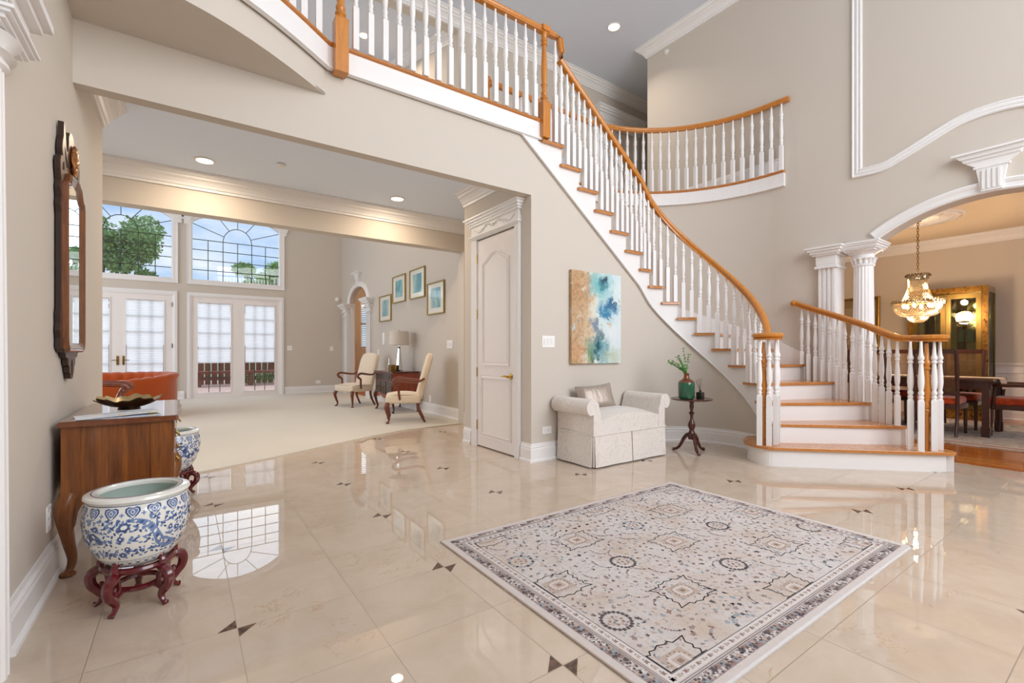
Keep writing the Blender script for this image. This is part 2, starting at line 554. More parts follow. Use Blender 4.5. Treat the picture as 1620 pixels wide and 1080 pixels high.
# walls
wl = MB().box(-.66, -.53, 2.42, 4.88, 0, ZC).box(-.66, -.53, -2.6, 2.42, 2.345, ZC)
struct('wall_left', wl, M['wall'])
struct('wall_front', MB().box(-2.0, .3, -2.75, -2.6, 0, ZC).box(5.5, 6.5, -2.75, -2.6, 0, ZC).box(.3, 5.5, -2.75, -2.6, 0, 1.7).box(.3, 5.5, -2.75, -2.6, 5.7, ZC), M['wall'])  # unseen; put in to block sky light, opening made for the fill lamp
struct('wall_study', MB().box(-2.0, -1.9, -2.6, 4.7, 0, 2.6).box(-1.9, -.66, 4.55, 4.65, 0, 2.6).box(-2.0, -.66, -2.6, 4.65, 2.6, 2.7), M['wall'])
struct('wall_living_near', MB().box(-4.6, -.66, 4.76, 4.88, 0, 7.2), M['wall'])
struct('wall_living_left', MB().box(-4.75, -4.6, 4.76, 6.6, 0, 7.4).box(-4.75, -4.6, 12.6, 13.4, 0, 7.4).box(-4.75, -4.6, 6.6, 12.6, 0, .5).box(-4.75, -4.6, 6.6, 12.6, 4.3, 7.4), M['wall'])  # unseen; its opening is made up for the side fill lamp

# the wall that holds the wide opening, below the landing
D = .40
XL0 = 2.66
hp = [(-.53, 2.67), (2.83, 2.67), (2.83, 0), (4.45, 0), (4.45, 12 * RS - D), (XL0, 3.262), (.86, 3.262), (.86, 3.05), (-.53, 3.05)]
struct('wall_stair', MB().extr([(a, 3.68, b) for a, b in hp], (0, .1, 0)), M['wall'])


def xs(s):               # straight upper flight: nosing line x for step s >= 11.45
    return 4.45 - .248 * (s - 12)


def angs(s):             # curved flight: angle of the nosing line
    return 66 - 16.5 * (10 - s)


def inner(s, r):
    """point on the inner (open) side of the stair at radius r, with outward normal towards the room"""
    if s >= 12:
        return (xs(s), CY + r, 0, 1)
    if s >= 11:
        u = s - 11; ax, ay = CX + r * math.cos(R(82.5)), CY + r * math.sin(R(82.5))
        w_ = 1 - (1 - u) ** 2
        nn = Vector((.13 * (1 - u), 1)).normalized()
        return (ax + (xs(12) - ax) * u, ay + (CY + r - ay) * w_, nn.x, nn.y)
    a = R(angs(s))
    return (CX + r * math.cos(a), CY + r * math.sin(a), math.cos(a), math.sin(a))


cols = []
s_ = 12.0
while s_ >= 2.3:
    x_, y_, nx, ny = inner(s_, .73)
    cols.append((x_, y_, -nx, -ny, 0, max(.02, s_ * RS - D))); s_ -= .15
struct('wall_curved', MB().ribbon(cols, .06), M['wall'])

# outer stair wall, drum shaped, under the balcony
def outer_pts(r, n=72, x_end=2.97):
    pts = [(CX + r, CY - .02), (CX + r, CY)] + arc2(CX, CY, r, 0, 90, n)[1:] + [(x_end, CY + r)]
    return pts
op = outer_pts(1.781)
cols = []
for i, (x_, y_) in enumerate(op):
    dx, dy = CX - x_, CY - y_
    if i < 2: nx, ny = -1, 0
    elif i == len(op) - 1: nx, ny = 0, -1
    else:
        L = math.hypot(dx, dy); nx, ny = dx / L, dy / L
    cols.append((x_, y_, nx, ny, 0, 3.25))
struct('wall_drum', MB().ribbon(cols, .06), M['wall'])

# wall with the dining arch
AR, AZ, AY = 1.55, 1.08, .98
half = math.degrees(math.acos(.889 / AR))
arcp = arc2(AY, AZ, AR, half, 180 - half, 28)      # from +y side to -y side
w = [(5.02, 0), (5.02, ZC), (-2.6, ZC), (-2.6, 0), (-.36, 0), (-.36, 2.35), (arcp[-1][0], 2.35)] + arcp[::-1][1:-1] + [(arcp[0][0], 2.35), (2.32, 2.35), (2.32, 0)]
struct('wall_right', MB().extr([(6.3, a, b) for a, b in w], (.2, 0, 0)), M['wall'])

# closet block with the tall door
struct('wall_closet', MB().box(2.83, 2.95, 3.78, 3.94, 0, 3.05).box(2.83, 2.95, 4.73, 5.03, 0, 3.05).box(2.83, 2.95, 3.94, 4.73, 2.42, 3.05)
       .box(2.95, 3.6, 4.93, 5.03, 0, 3.05), M['wall'])
struct('wall_beam', MB().box(-4.6, 3.6, 6.18, 6.36, 2.63, ZU - .03).box(3.47, 3.7, 6.18, 6.36, 0, 2.63), M['wall'])

# living room: right wall with a small arch
LAy0, LAy1, LAs, LAr = 11.02, 12.5, 2.32, .42
lc = (LAy0 + LAy1) / 2; lh = (LAy1 - LAy0) / 2
larc = [(lc + lh * math.cos(PI * i / 20), LAs + LAr * math.sin(PI * i / 20)) for i in range(21)]
w = [(6.36, 0), (6.36, 6.2), (9.7, 7.2), (13.3, 6.1), (13.3, 0), (LAy1, 0)] + larc + [(LAy0, 0)]
struct('wall_living_right', MB().extr([(3.58, a, b) for a, b in w], (.12, 0, 0)).box(3.58, 3.7, 4.93, 6.36, 0, 3.05), M['wall'])
UN = [(-2.15, -.13), (.05, 2.11)]        # openings of the two door and window units
def segtop(x0, x1, zs, zt, n=14):
    return [(x0 + (x1 - x0) * i / n, zs + (zt - zs) * math.sin(PI * i / n) ** .8) for i in range(n + 1)]
ww = MB()
ww.box(-4.6, UN[0][0], 13.27, 13.42, 0, 2.5).box(UN[0][1], UN[1][0], 13.27, 13.42, 0, 2.5).box(UN[1][1], 3.6, 13.27, 13.42, 0, 2.5).box(-4.6, 3.6, 13.27, 13.42, 2.5, 2.74)
up = [(-4.6, 2.74)]
for (a, b) in UN:
    up += [(a, 2.74)] + segtop(a + .0, b - .0, 4.25, 4.55) + [(b, 2.74)]
up += [(3.6, 2.74), (3.6, 7.3), (-4.6, 7.3)]
ww.extr([(a, 13.27, b) for a, b in up], (0, .15, 0))
struct('wall_windows', ww, M['wall'])

# hallway behind the small arch
struct('wall_hallway', MB().box(3.7, 6.6, 14.6, 14.7, 0, 1.2).box(3.7, 4.5, 14.6, 14.7, 1.2, 3.1).box(5.2, 6.6, 14.6, 14.7, 1.2, 3.1).box(4.5, 5.2, 14.6, 14.7, 2.75, 3.1).box(6.5, 6.6, 10.2, 14.6, 0, 3.1).box(3.7, 6.5, 10.1, 10.2, 0, 3.1)
       .box(3.6, 3.7, 13.42, 14.7, 0, 3.1), M['wall'])
struct('ceiling_hallway', MB().box(3.6, 6.6, 10.1, 14.7, 3.1, 3.2), M['wall'])

# dining room
struct('wall_dining', MB().box(6.5, 8.0, -2.1, -2.0, 0, 3.1).box(10.0, 11.15, -2.1, -2.0, 0, 3.1).box(8.0, 10.0, -2.1, -2.0, 0, .9).box(11.0, 11.15, -2.0, 4.4, 0, 3.1).box(6.5, 11.15, 4.3, 4.4, 0, 3.1), M['wall'])
struct('ceiling_dining', MB().box(6.5, 11.15, -2.0, 4.4, 3.1, 3.2), simple('cream_ceiling_paint', 'dccdb4', .9, spec=.1))

# ceilings
struct('ceiling', MB().box(-.66, 9.2, -2.6, 6.36, ZC, ZC + .1), M['ceil'])
struct('ceiling_lower', MB().box(-4.6, 3.58, 4.88, 6.18, 3.05, 3.2).box(-.53, 3.58, 3.78, 4.88, 3.05, 3.2), M['ceil2'])
lcv = MB()
lcv.extr([(-4.7, 6.3, 6.18), (3.6, 6.3, 6.18), (3.6, 9.7, 7.2), (-4.7, 9.7, 7.2)], (0, 0, .1))
lcv.extr([(-4.7, 9.7, 7.2), (3.6, 9.7, 7.2), (3.6, 13.4, 6.09), (-4.7, 13.4, 6.09)], (0, 0, .1))
struct('ceiling_living', lcv, M['ceil'])

# balcony edge on the left that bows out over the room
bow = smoothpath([(-.53, 2.97), (-.3, 3.04), (0, 3.13), (.2, 3.213), (.41, 3.335), (.63, 3.49), (.87, 3.68)], 5)
struct('ceiling_soffit', MB().prism([(a, b + .06 if b < 3.6 else b) for a, b in bow] + [(-.53, 3.68)], 3.042, 3.06), M['wall'])


def bowpath(off):
    """bow curve shifted towards the room, then straight along the landing"""
    pts = []
    for i, p in enumerate(bow):
        a = Vector(bow[max(0, i - 1)]); b = Vector(bow[min(len(bow) - 1, i + 1)]); d = (b - a).normalized()
        pts.append((p[0] + d.y * off, p[1] - d.x * off))
    return pts


cols = []
for i, p in enumerate(bow):
    a = Vector(bow[max(0, i - 1)]); b = Vector(bow[min(len(bow) - 1, i + 1)]); d = (b - a).normalized()
    cols.append((p[0], p[1], d.y, -d.x, 3.04, 3.40))
struct('wall_balcony', MB().ribbon(cols, .08), M['wall'])
full = [p for p in bowpath(.02) if p[0] < .9] + [(2.93, 3.66)]
FASC = [(0, 0), (-.022, 0), (-.022, -.145), (-.034, -.15), (-.034, -.168), (0, -.172)]
struct('trim_1', MB().sweep([(p[0], p[1], ZU - .03) for p in full], FASC), M['white'])
NOSE = [(.06, -.03), (-.012, -.03), (-.02, -.024), (-.02, -.022), (-.034, -.016), (-.038, -.008), (-.034, 0), (.06, 0)]
struct('trim_2', MB().sweep([(p[0], p[1], ZU) for p in full[:-1] + [(2.93, 3.66)]], NOSE), M['oakx'])

# upper floor: landing, hall, and what lies behind the drum
uf = MB()
uf.prism(bow + [(2.93, 3.68), (2.93, 4.74), (-.53, 4.74)], ZU - .08, ZU - .001)
uf.box(-.53, 2.3, 4.74, 6.36, ZU - .2, ZU - .001)
uo = [(2.3, 4.74), (2.97, 4.74)] + [p for p in outer_pts(1.79)[::-1] if p[0] > 2.98 and p[1] > 2.9] + [(6.5, 2.95), (6.5, 5.02), (9.2, 5.02), (9.2, 6.36), (2.3, 6.36)]
uf.prism(uo, ZU - .1, ZU - .001)
struct('floor_upper', uf, M['carpet'])
struct('wall_upper', MB().box(3.38, 6.55, 6.2, 6.36, ZU, ZC).box(6.55, 7.35, 6.2, 6.36, 5.42, ZC).box(7.35, 9.2, 6.2, 6.36, ZU, ZC).box(-.6, 3.38, 6.2, 6.36, 5.97, ZC)
       .box(9.1, 9.2, 5.02, 6.2, ZU, ZC).box(6.5, 9.2, 4.9, 5.02, ZU, ZC).box(6.3, 7.6, 7.2, 7.3, ZU, ZC), M['wall'])
fp = [(x_, y_) for x_, y_ in [(6.275, 2.85), (6.275, CY)] + arc2(CX, CY, 1.755, 0, 90, 24)[1:] + [(2.95, CY + 1.755)]]
struct('trim_3', MB().sweep([(p[0], p[1], ZU - .03) for p in fp], [(-.03, 0), (.012, 0), (.012, -.15), (.02, -.155), (.02, -.17), (-.03, -.172)]), M['white'])
struct('trim_4', MB().sweep([(p[0], p[1], ZU) for p in fp], [(-a, b) for a, b in NOSE]), M['oakx'])

# crown mouldings
def crown(name, path, flip=False):
    prof = [(-a, b) for a, b in CROWN] if flip else CROWN
    struct(name, MB().sweep(path, prof), M['white'])
crown('trim_5', [(6.3, -2.6, ZC), (6.3, 5.02, ZC), (6.5, 5.02, ZC)])
crown('trim_6', [(9.1, 6.2, ZC), (-.5, 6.2, ZC)])
crown('trim_7', [(-.53, 4.88, 3.05), (-.53, 3.78, 3.05)])
crown('trim_8', [(2.83, 3.78, 3.05), (2.83, 5.03, 3.05)])
crown('trim_9', [(3.6, 6.18, 3.05), (-4.6, 6.18, 3.05)])
crown('trim_10', [(11.0, -2.0, 3.1), (11.0, 4.3, 3.1), (6.5, 4.3, 3.1)])
crown('trim_11', [(3.58, 9.7, 7.2), (3.58, 6.36, 6.2)], True)
# baseboards
def base(name, path): struct(name, MB().sweep(path, BASE), M['white'])
base('baseboard_left', [(-.53, 4.88, 0), (-.53, 2.41, 0)])
base('baseboard_closet_far', [(2.83, 4.85, 0), (2.83, 5.03, 0)])
base('baseboard_living_right', [(3.58, 5.03, 0), (3.58, 6.18, 0)])
base('baseboard_living_pier', [(3.58, 6.18, .014), (3.47, 6.18, .014)])
base('baseboard_living_side', [(3.58, 6.36, .014), (3.58, 10.55, .014)])
base('baseboard_windows', [(3.58, 13.27, .014), (2.13, 13.27, .014)])
bc = []
s_ = 12.0
while s_ >= 2.9:
    x_, y_, nx, ny = inner(s_, .73); bc.append((x_, y_, 0)); s_ -= .25
base('baseboard_stair', bc[::-1] + [(2.83, 3.68, 0), (2.83, 3.84, 0)])
base('baseboard_upper', [(6.3, 5.02, ZU), (6.3, 2.9, ZU)][::-1])
struct('trim_12', MB().sweep([(-.13, 13.27, .014), (-.0, 13.27, .014)][::-1], BASE), M['white'])
# wainscot
wn = MB().box(10.97, 11.0, -2.0, 4.3, 0, .86).sweep([(11.0, -2.0, .86), (11.0, 4.3, .86)], [(0, 0), (.035, 0), (.045, .03), (.055, .04), (.055, .06), (0, .06)])
wn.sweep([(10.97, -2.0, 0), (10.97, 4.3, 0)], BASE)
for k in range(6):
    y0 = -1.8 + k * .95
    band(wn, [(y0, .28), (y0 + .8, .28), (y0 + .8, .78), (y0, .78)], [(0, 0), (0, .012), (.02, .012), (.025, 0)], lambda a, b, h_: (10.97 - h_, a, b), True)
struct('trim_13', wn, M['white'])

# large wall panel moulding that follows the arch
MO = [(2.12, ZC - .55), (2.12, 3.1)]
curve = smoothpath([(2.12, 3.1), (1.95, 3.09), (1.8, 3.10), (1.6, 3.18), (1.4, 3.27), (1.2, 3.35), (.98, 3.375), (.76, 3.35), (.56, 3.27), (.36, 3.18), (.16, 3.10), (.01, 3.09), (-.16, 3.1)], 4)
MO += curve[1:] + [(-.16, ZC - .55)]
struct('trim_14', band(MB(), MO, [(-a, b) for a, b in MOULD], lambda a, b, h_: (6.3 - h_, a, b), True), M['white'])
# arch trim, rim inside the arch
TR = [(0, 0), (0, .02), (.015, .03), (.03, .02), (.06, .02), (.075, .03), (.095, .036), (.11, .028), (.11, 0)]
a2 = arc2(AY, AZ, AR, half - .5, 180.5 - half, 36)
struct('trim_15', band(MB(), a2[::-1], TR, lambda a, b, h_: (6.3 - h_, a, b)), M['white'])
# keystone
ks = MB()
def kst(x0, ky, zb, zt, s=1):
    """tapered fluted keystone with a moulded bracket cap on a wall facing -x"""
    w0, w1 = .07 * s, .105 * s; zm = zb + (zt - zb) * .57
    for (za, zb_, wa, wb, dp) in [(zb, zm, w0, w1, .05 * s), (zm, zm + .018 * s, w1 + .015 * s, w1 + .02 * s, .06 * s), (zm + .018 * s, zm + .08 * s, w1, w1 + .08 * s, .055 * s), (zm + .08 * s, zm + .11 * s, w1 + .085 * s, w1 + .10 * s, .07 * s), (zm + .11 * s, zt - .02 * s, w1 + .105 * s, w1 + .14 * s, .09 * s), (zt - .02 * s, zt, w1 + .16 * s, w1 + .17 * s, .12 * s)]:
        ks.extr([(x0, ky - wa, za), (x0, ky + wa, za), (x0, ky + wb, zb_), (x0, ky - wb, zb_)], (-dp, 0, 0))
    for k in range(4):
        yy = ky + (k - 1.5) * .036 * s
        ks.extr([(x0, yy - .008 * s, zb + .02), (x0, yy + .008 * s, zb + .02), (x0, yy + .01 * s, zm - .02), (x0, yy - .01 * s, zm - .02)], (-.062 * s, 0, 0))
kst(6.3, AY, 2.64, 3.03)
struct('trim_16', ks, M['white'])


def fluted(mb, cx, cy, z0, z1, r0, r1, n=18):
    def lob(a): return 1 - .055 * max(0, math.cos(a * n)) ** .7
    k = 8
    prof = [(r0 + (r1 - r0) * (i / k) ** 1.5, z0 + (z1 - z0) * i / k) for i in range(k + 1)]
    mb.lathe(prof, (cx, cy, 0), n * 6, lobes=lob)


def flute_pil(mb, x0, dx, y0, y1, z0, z1, n=5):
    """pilaster on a plane x = x0, projecting by dx, with raised fillets"""
    mb.box(x0, x0 + dx * .7, y0, y1, z0, z1)
    wv = (y1 - y0) / (2 * n + 1)
    for k in range(n + 1):
        mb.box(x0 + dx * .6, x0 + dx, y0 + wv * 2 * k, y0 + wv * (2 * k + 1), z0 + .2, z1)
    mb.box(x0, x0 + dx * 1.15, y0 - .01, y1 + .01, z0, z0 + .2)


def cap(mb, cx, cy, zb, zt, r, hw, round_=True, leaves=14):
    """capital: ring, leaf bell and moulded abacus"""
    hgt = zt - zb
    if round_:
        mb.lathe([(r, zb), (r + .012, zb + .01), (r + .012, zb + .022), (r, zb + .03), (r + .002, zb + hgt * .25), (r + .03, zb + hgt * .32), (r + .005, zb + hgt * .36), (r + .012, zb + hgt * .5), (hw * .9, zb + hgt * .68)], (cx, cy, 0), 28)
        for k in range(leaves):
            a = 2 * PI * k / 14; c, s = math.cos(a), math.sin(a)
            mb.tube([(cx + c * (r + .004), cy + s * (r + .004), zb + hgt * .12), (cx + c * (r + .012), cy + s * (r + .012), zb + hgt * .26), (cx + c * (r + .034), cy + s * (r + .034), zb + hgt * .35)], [.014, .012, .006], 5)
    else:
        q = r
        for a, b, e in [(0, .15, 0), (.15, .25, .015), (.25, .62, .004)]:
            mb.box(cx - q - e, cx + q + e, cy - q - e, cy + q + e, zb + hgt * a, zb + hgt * b)
    for a, b, e in [(.62, .7, .0), (.7, .76, .018), (.76, .86, .03), (.86, .93, .045), (.93, 1, .055)]:
        q = hw - .055 + e
        mb.box(cx - q, cx + q, cy - q, cy + q, zb + hgt * a, zb + hgt * b)


cm = MB()
fluted(cm, 6.4, 2.04, .16, 2.1, .108, .092)
cm.lathe([(.15, 0), (.15, .05), (.135, .06), (.14, .09), (.125, .11), (.118, .16)], (6.4, 2.04, 0), 28)
cap(cm, 6.4, 2.04, 2.08, 2.35, .094, .2)
struct('trim_17', cm, M['white'], angle=30)
cm = MB()
flute_pil(cm, 6.30, -.05, 2.28, 2.45, 0, 2.1, 3); cm.box(6.29, 6.51, 2.27, 2.33, 0, 2.1)
for a, b, e in [(2.1, 2.13, .03), (2.13, 2.15, .015), (2.15, 2.25, .02), (2.25, 2.27, .05), (2.27, 2.3, .07), (2.3, 2.33, .09), (2.33, 2.35, .11)]:
    cm.box(6.30 - .05 - e, 6.5 + e * .5, 2.28 - e, 2.45 + e, a, b)
struct('trim_18', cm, M['white'])
cm = MB()
fluted(cm, 6.4, -.08, .16, 2.1, .108, .092)
cm.lathe([(.15, 0), (.15, .05), (.135, .06), (.14, .09), (.125, .11), (.118, .16)], (6.4, -.08, 0), 28)
cap(cm, 6.4, -.08, 2.08, 2.35, .094, .2)
struct('trim_19', cm, M['white'], angle=30)
# column at the near left opening
cm = MB()
fluted(cm, -.605, 2.275, 0, 2.08, .118, .105, 20)
cap(cm, -.605, 2.275, 2.05, 2.2, .106, .165, True, 0)
for a, b, e in [(2.2, 2.24, .0), (2.24, 2.255, .012), (2.255, 2.29, .02), (2.29, 2.315, .05), (2.315, 2.345, .075)]:
    cm.box(-.9, -.485 + e, 1.2, 2.40 + e, a, b)
struct('trim_20', cm, M['white'], angle=30)

# living arch trim with column, pilaster and keystone
lt = MB()
lp = [(LAy0, 0)] + larc[::-1] if False else larc
band(lt, lp, [(0, 0), (0, .03), (-.02, .045), (-.06, .035), (-.1, .05), (-.12, .03), (-.12, 0)], lambda a, b, h_: (3.58 - h_, a, b))
for (ya, yb) in [(LAy0 - .36, LAy0 - .02), (LAy1 + .02, LAy1 + .36)]:
    flute_pil(lt, 3.58, -.06, ya + .05, yb, 0.014, 2.05, 4)
    for a, b, e in [(2.05, 2.08, .02), (2.08, 2.16, .0), (2.16, 2.2, .05), (2.2, 2.25, .03), (2.25, 2.3, .08), (2.3, 2.34, .12), (2.34, 2.37, .14)]:
        lt.box(3.58 - .06 - e, 3.7, ya + .05 - e, yb + e, a, b)
lt.box(3.58, 3.7, LAy0 - .02, LAy0 + .02, 0.014, LAs).box(3.58, 3.7, LAy1 - .02, LAy1 + .02, 0.014, LAs)
struct('trim_21', lt, M['white'])
ks = MB(); kst(3.58, lc, 2.75, 3.1, 1.05); struct('trim_22', ks, M['white'])

# upper hall door surround
ud = MB()
for a, b, e in [(5.42, 5.5, .03), (5.5, 5.53, .05), (5.53, 5.62, .035), (5.62, 5.66, .07), (5.66, 5.7, .1), (5.7, 5.73, .13)]:
    ud.box(6.4 - e, 7.5 + e, 6.2 - e, 6.2, a, b)
ud.box(6.43, 6.55, 6.17, 6.2, ZU, 5.42).box(7.35, 7.47, 6.17, 6.2, ZU, 5.42)
struct('trim_23', ud, M['white'])


# ------------------------------------------------------------------ staircase
OBT = {1: (5.80, 1.15), 2: (5.76, 1.48), 3: (5.95, 1.81), 4: (6.14, 2.2), 5: (6.27, 2.6), 6: (6.29, 2.95)}


def outer(s):
    if s < 6:
        i = int(s); u = s - i
        g_ = lambda k: Vector(OBT[min(6, max(1, k))])
        p0, p1, p2, p3 = g_(i - 1), g_(i), g_(i + 1), g_(i + 2)
        q = .5 * ((2 * p1) + (p2 - p0) * u + (2 * p0 - 5 * p1 + 4 * p2 - p3) * u * u + (3 * p1 - p0 - 3 * p2 + p3) * u ** 3)
        return q.x, q.y
    if s >= 12: return xs(s), CY + 1.77
    if s >= 11:
        ax, ay = CX + 1.77 * math.cos(R(82.5)), CY + 1.77 * math.sin(R(82.5)); u = s - 11
        return ax + (xs(12) - ax) * u, ay + (CY + 1.77 - ay) * (1 - (1 - u) ** 2)
    a = R(angs(s))
    return CX + 1.77 * math.cos(a), CY + 1.77 * math.sin(a)


def steppoly(i, r, back, ends=.06):
    """outline of step i: front edge moved back by back, inner edge at radius r"""
    a = Vector(inner(i, r)[:2]); b = Vector(outer(i))
    a2_ = Vector(inner(i + 1, r)[:2]); b2_ = Vector(outer(i + 1))
    d = (b - a).normalized(); nrm = Vector((-d.y, d.x))           # towards the next step
    if nrm.dot(a2_ - a) < 0: nrm = -nrm
    d2 = (b2_ - a2_).normalized(); n2 = Vector((-d2.y, d2.x))
    if n2.dot(a2_ - a) < 0: n2 = -n2
    pts = []
    K = 5
    for k in range(K + 1):
        s = i + k / K
        q = Vector(inner(s, r)[:2])
        if k == 0: q = q + nrm * back
        if k == K: q = q + n2 * ends
        pts.append(q)
    for k in range(K + 1):
        s = i + 1 - k / K
        q = Vector(outer(s))
        if k == K: q = q + nrm * back
        if k == 0: q = q + n2 * ends
        pts.append(q)
    return [(p.x, p.y) for p in pts]


stair = thing('staircase', 'curved white staircase with oak treads sweeping up from the marble floor to the landing', 'staircase', (4.7, 2.3, 0))
TH = .028


def treadmesh(poly, z):
    m = MB(); m.prism(poly, z - TH, z - .004)
    q = poly; cx = sum(p[0] for p in q) / len(q); cy = sum(p[1] for p in q) / len(q)
    ins = []
    for p in q:
        v = Vector((cx - p[0], cy - p[1])); v.normalize(); ins.append((p[0] + v.x * .006, p[1] + v.y * .006))
    n = len(q)
    vs = [(p[0], p[1], z - .004) for p in q] + [(p[0], p[1], z) for p in ins]
    m.add(vs, [(k, (k + 1) % n, n + (k + 1) % n, n + k) for k in range(n)] + [list(range(n, 2 * n))])
    return m


# starting step: rounded at the inner end, square at the other
bs = smoothpath([(5.02, 2.62), (4.85, 2.57), (4.72, 2.49), (4.63, 2.36), (4.62, 2.24), (4.70, 2.14)], 4) + [(5.70, 1.185), (5.93, 1.43), (6.0, 1.85)]
bt = smoothpath([(5.02, 2.66), (4.83, 2.60), (4.69, 2.515), (4.597, 2.37), (4.588, 2.23), (4.68, 2.115)], 4) + smoothpath([(5.60, 1.225), (5.68, 1.15), (5.75, 1.125), (5.81, 1.15), (5.83, 1.22)], 4) + [(5.97, 1.5), (6.03, 1.87)]
part('riser', MB().prism(bs, 0, RS - TH), M['white'], stair)
part('tread', treadmesh(bt, RS), M['oakx'], stair, fix=False)
for i in range(2, 18):
    part('riser', MB().prism(steppoly(i, .715, .03, .03), (i - 1) * RS - .002, i * RS - TH), M['white'], stair)
    ends = .03
    part('tread', treadmesh(steppoly(i, .665, 0, ends), i * RS), M['oakx'], stair, fix=False)
part('riser', MB().prism([(2.97, 3.655), (2.97, 4.72), (2.90, 4.72), (2.90, 3.655)], 17 * RS - .02, ZU - .03), M['white'], stair)
part('landing_nosing', MB().box(2.86, 3.0, 3.63, 4.72, ZU - .03, ZU + .001), M['oakx'], stair)
# closed side panel below the outer ends of the lowest steps
cols = []
for i in range(1, 6):
    for k in range(6):
        s_ = min(5.6, i + (.004 if k == 0 else k / 5 - (.001 if k == 5 else 0)))
        x_, y_ = outer(s_); q2 = Vector(outer(s_ + .05)); d = (q2 - Vector((x_, y_))).normalized()
        cols.append((x_, y_, d.y, -d.x, 0, min(5, i) * RS - TH))
part('side_panel', MB().ribbon(cols, .02), M['white'], stair)
# stringer on the open side
vs = MB()
cols = []
ss = []
s_ = 2.2
while s_ < 19.25:
    ss.append(round(s_, 3)); s_ += .1
for i in range(3, 19): ss += [i - .0005, i + .0005]
for s_ in sorted(ss):
    x_, y_, nx, ny = inner(s_, .705)
    z1 = min(17 if s_ < 18 else 18, int(math.floor(s_ + 1e-9))) * RS - TH - (0 if s_ < 18 else .0)
    z0 = max(0, RS * s_ - D)
    if s_ >= 18: z1 = ZU - .03
    if z0 < z1: cols.append((x_, y_, -nx, -ny, z0, z1))
part('stringer', MB().ribbon(cols, .035), M['white'], stair)
tp = []
s_ = 2.3
while s_ < 19.2:
    x_, y_, nx, ny = inner(s_, .699); tp.append((x_, y_, max(.01, RS * s_ - D))); s_ += .2
part('stringer_bead', MB().tube(tp, .009, 6), M['white'], stair)
# skirting on the drum side
cols = []
s_ = 5.1
while s_ < 17.9:
    x_, y_ = outer(s_)
    v = Vector((CX - x_, CY - y_)) if s_ < 11.5 else Vector((0, -1))
    if s_ < 6: v = Vector((-1, -.12 * (6 - s_)))
    v.normalize(); cols.append((x_ + v.x * .012, y_ + v.y * .012, v.x, v.y, RS * s_ - .2, RS * s_ + .13)); s_ += .2
part('skirt_board', MB().ribbon(cols, .02), M['white'], stair)

# ------------------------------------------------------------------ balustrades
BH = .54
BP = [(.0155, 0), (.012, .008), (.0165, .018), (.0165, .026), (.0115, .036), (.0155, .05), (.0175, .066), (.0125, .082), (.0125, .09), (.016, .12), (.0185, .16), (.0175, .21), (.0145, .27), (.0115, .325), (.0115, .335), (.017, .343), (.017, .352), (.0115, .36), (.0135, .368), (.0185, .38), (.0175, .395), (.0125, .415), (.0105, .45), (.0085, .49), (.0075, .54)]
_bal = {}


def bal_mesh(H, k=1.0, mat='white'):
    key = (round(H, 2), k, mat)
    if key not in _bal:
        H = key[0]; m = MB(); h = max(.1, H - BH); k = k * 1.28; b = .017 * k
        m.box(-b, b, -b, b, 0, h - .012)
        m.add([(-b, -b, h - .012), (b, -b, h - .012), (b, b, h - .012), (-b, b, h - .012), (-.6 * b, -.6 * b, h + .006), (.6 * b, -.6 * b, h + .006), (.6 * b, .6 * b, h + .006), (-.6 * b, .6 * b, h + .006)], [(0, 1, 5, 4), (1, 2, 6, 5), (2, 3, 7, 6), (3, 0, 4, 7)])
        m.lathe([(r * k, h + z_) for r, z_ in BP], (0, 0, 0), 12)
        _bal[key] = mesh_of('baluster', m, M[mat], angle=45)
    return _bal[key]


def baluster(parent, x_, y_, z0, H, rz=0, k=1.0, mat='white', name='baluster'):
    o = bpy.data.objects.new(name, bal_mesh(H, k, mat)); COL.objects.link(o); o.parent = parent
    L = parent.location; o.location = (x_ - L.x, y_ - L.y, z0 - L.z); o.rotation_euler = (0, 0, rz)
    o.scale = (1, 1, H / round(H, 2))
    return o


RP = [(-.026, -.062), (-.026, -.048), (-.019, -.043), (-.03, -.03), (-.031, -.012), (-.02, -.001), (0, .001), (.02, -.001), (.031, -.012), (.03, -.03), (.019, -.043), (.026, -.048), (.026, -.062)]


def rail(mb, path, prof=RP):
    P = [Vector(p) for p in path]; n = len(P); m = len(prof); vs = []; side = None
    for i in range(n):
        T = (P[min(n - 1, i + 1)] - P[max(0, i - 1)]).normalized()
        h_ = Vector((T.x, T.y, 0))
        if h_.length > .12: side = Vector((-h_.y, h_.x, 0)).normalized()
        U = T.cross(side).normalized() * -1
        if U.z < 0 and abs(T.z) < .9: U = -U
        for a, b in prof: vs.append(P[i] + side * a + U * b)
    fs = []
    for i in range(n - 1):
        for q in range(m):
            r_ = (q + 1) % m; fs.append((i * m + q, (i + 1) * m + q, (i + 1) * m + r_, i * m + r_))
    fs += [list(range(m)), list(range((n - 1) * m, n * m))]
    old = mb.smooth; mb.smooth = True; mb.add(vs, fs); mb.smooth = old
    return mb


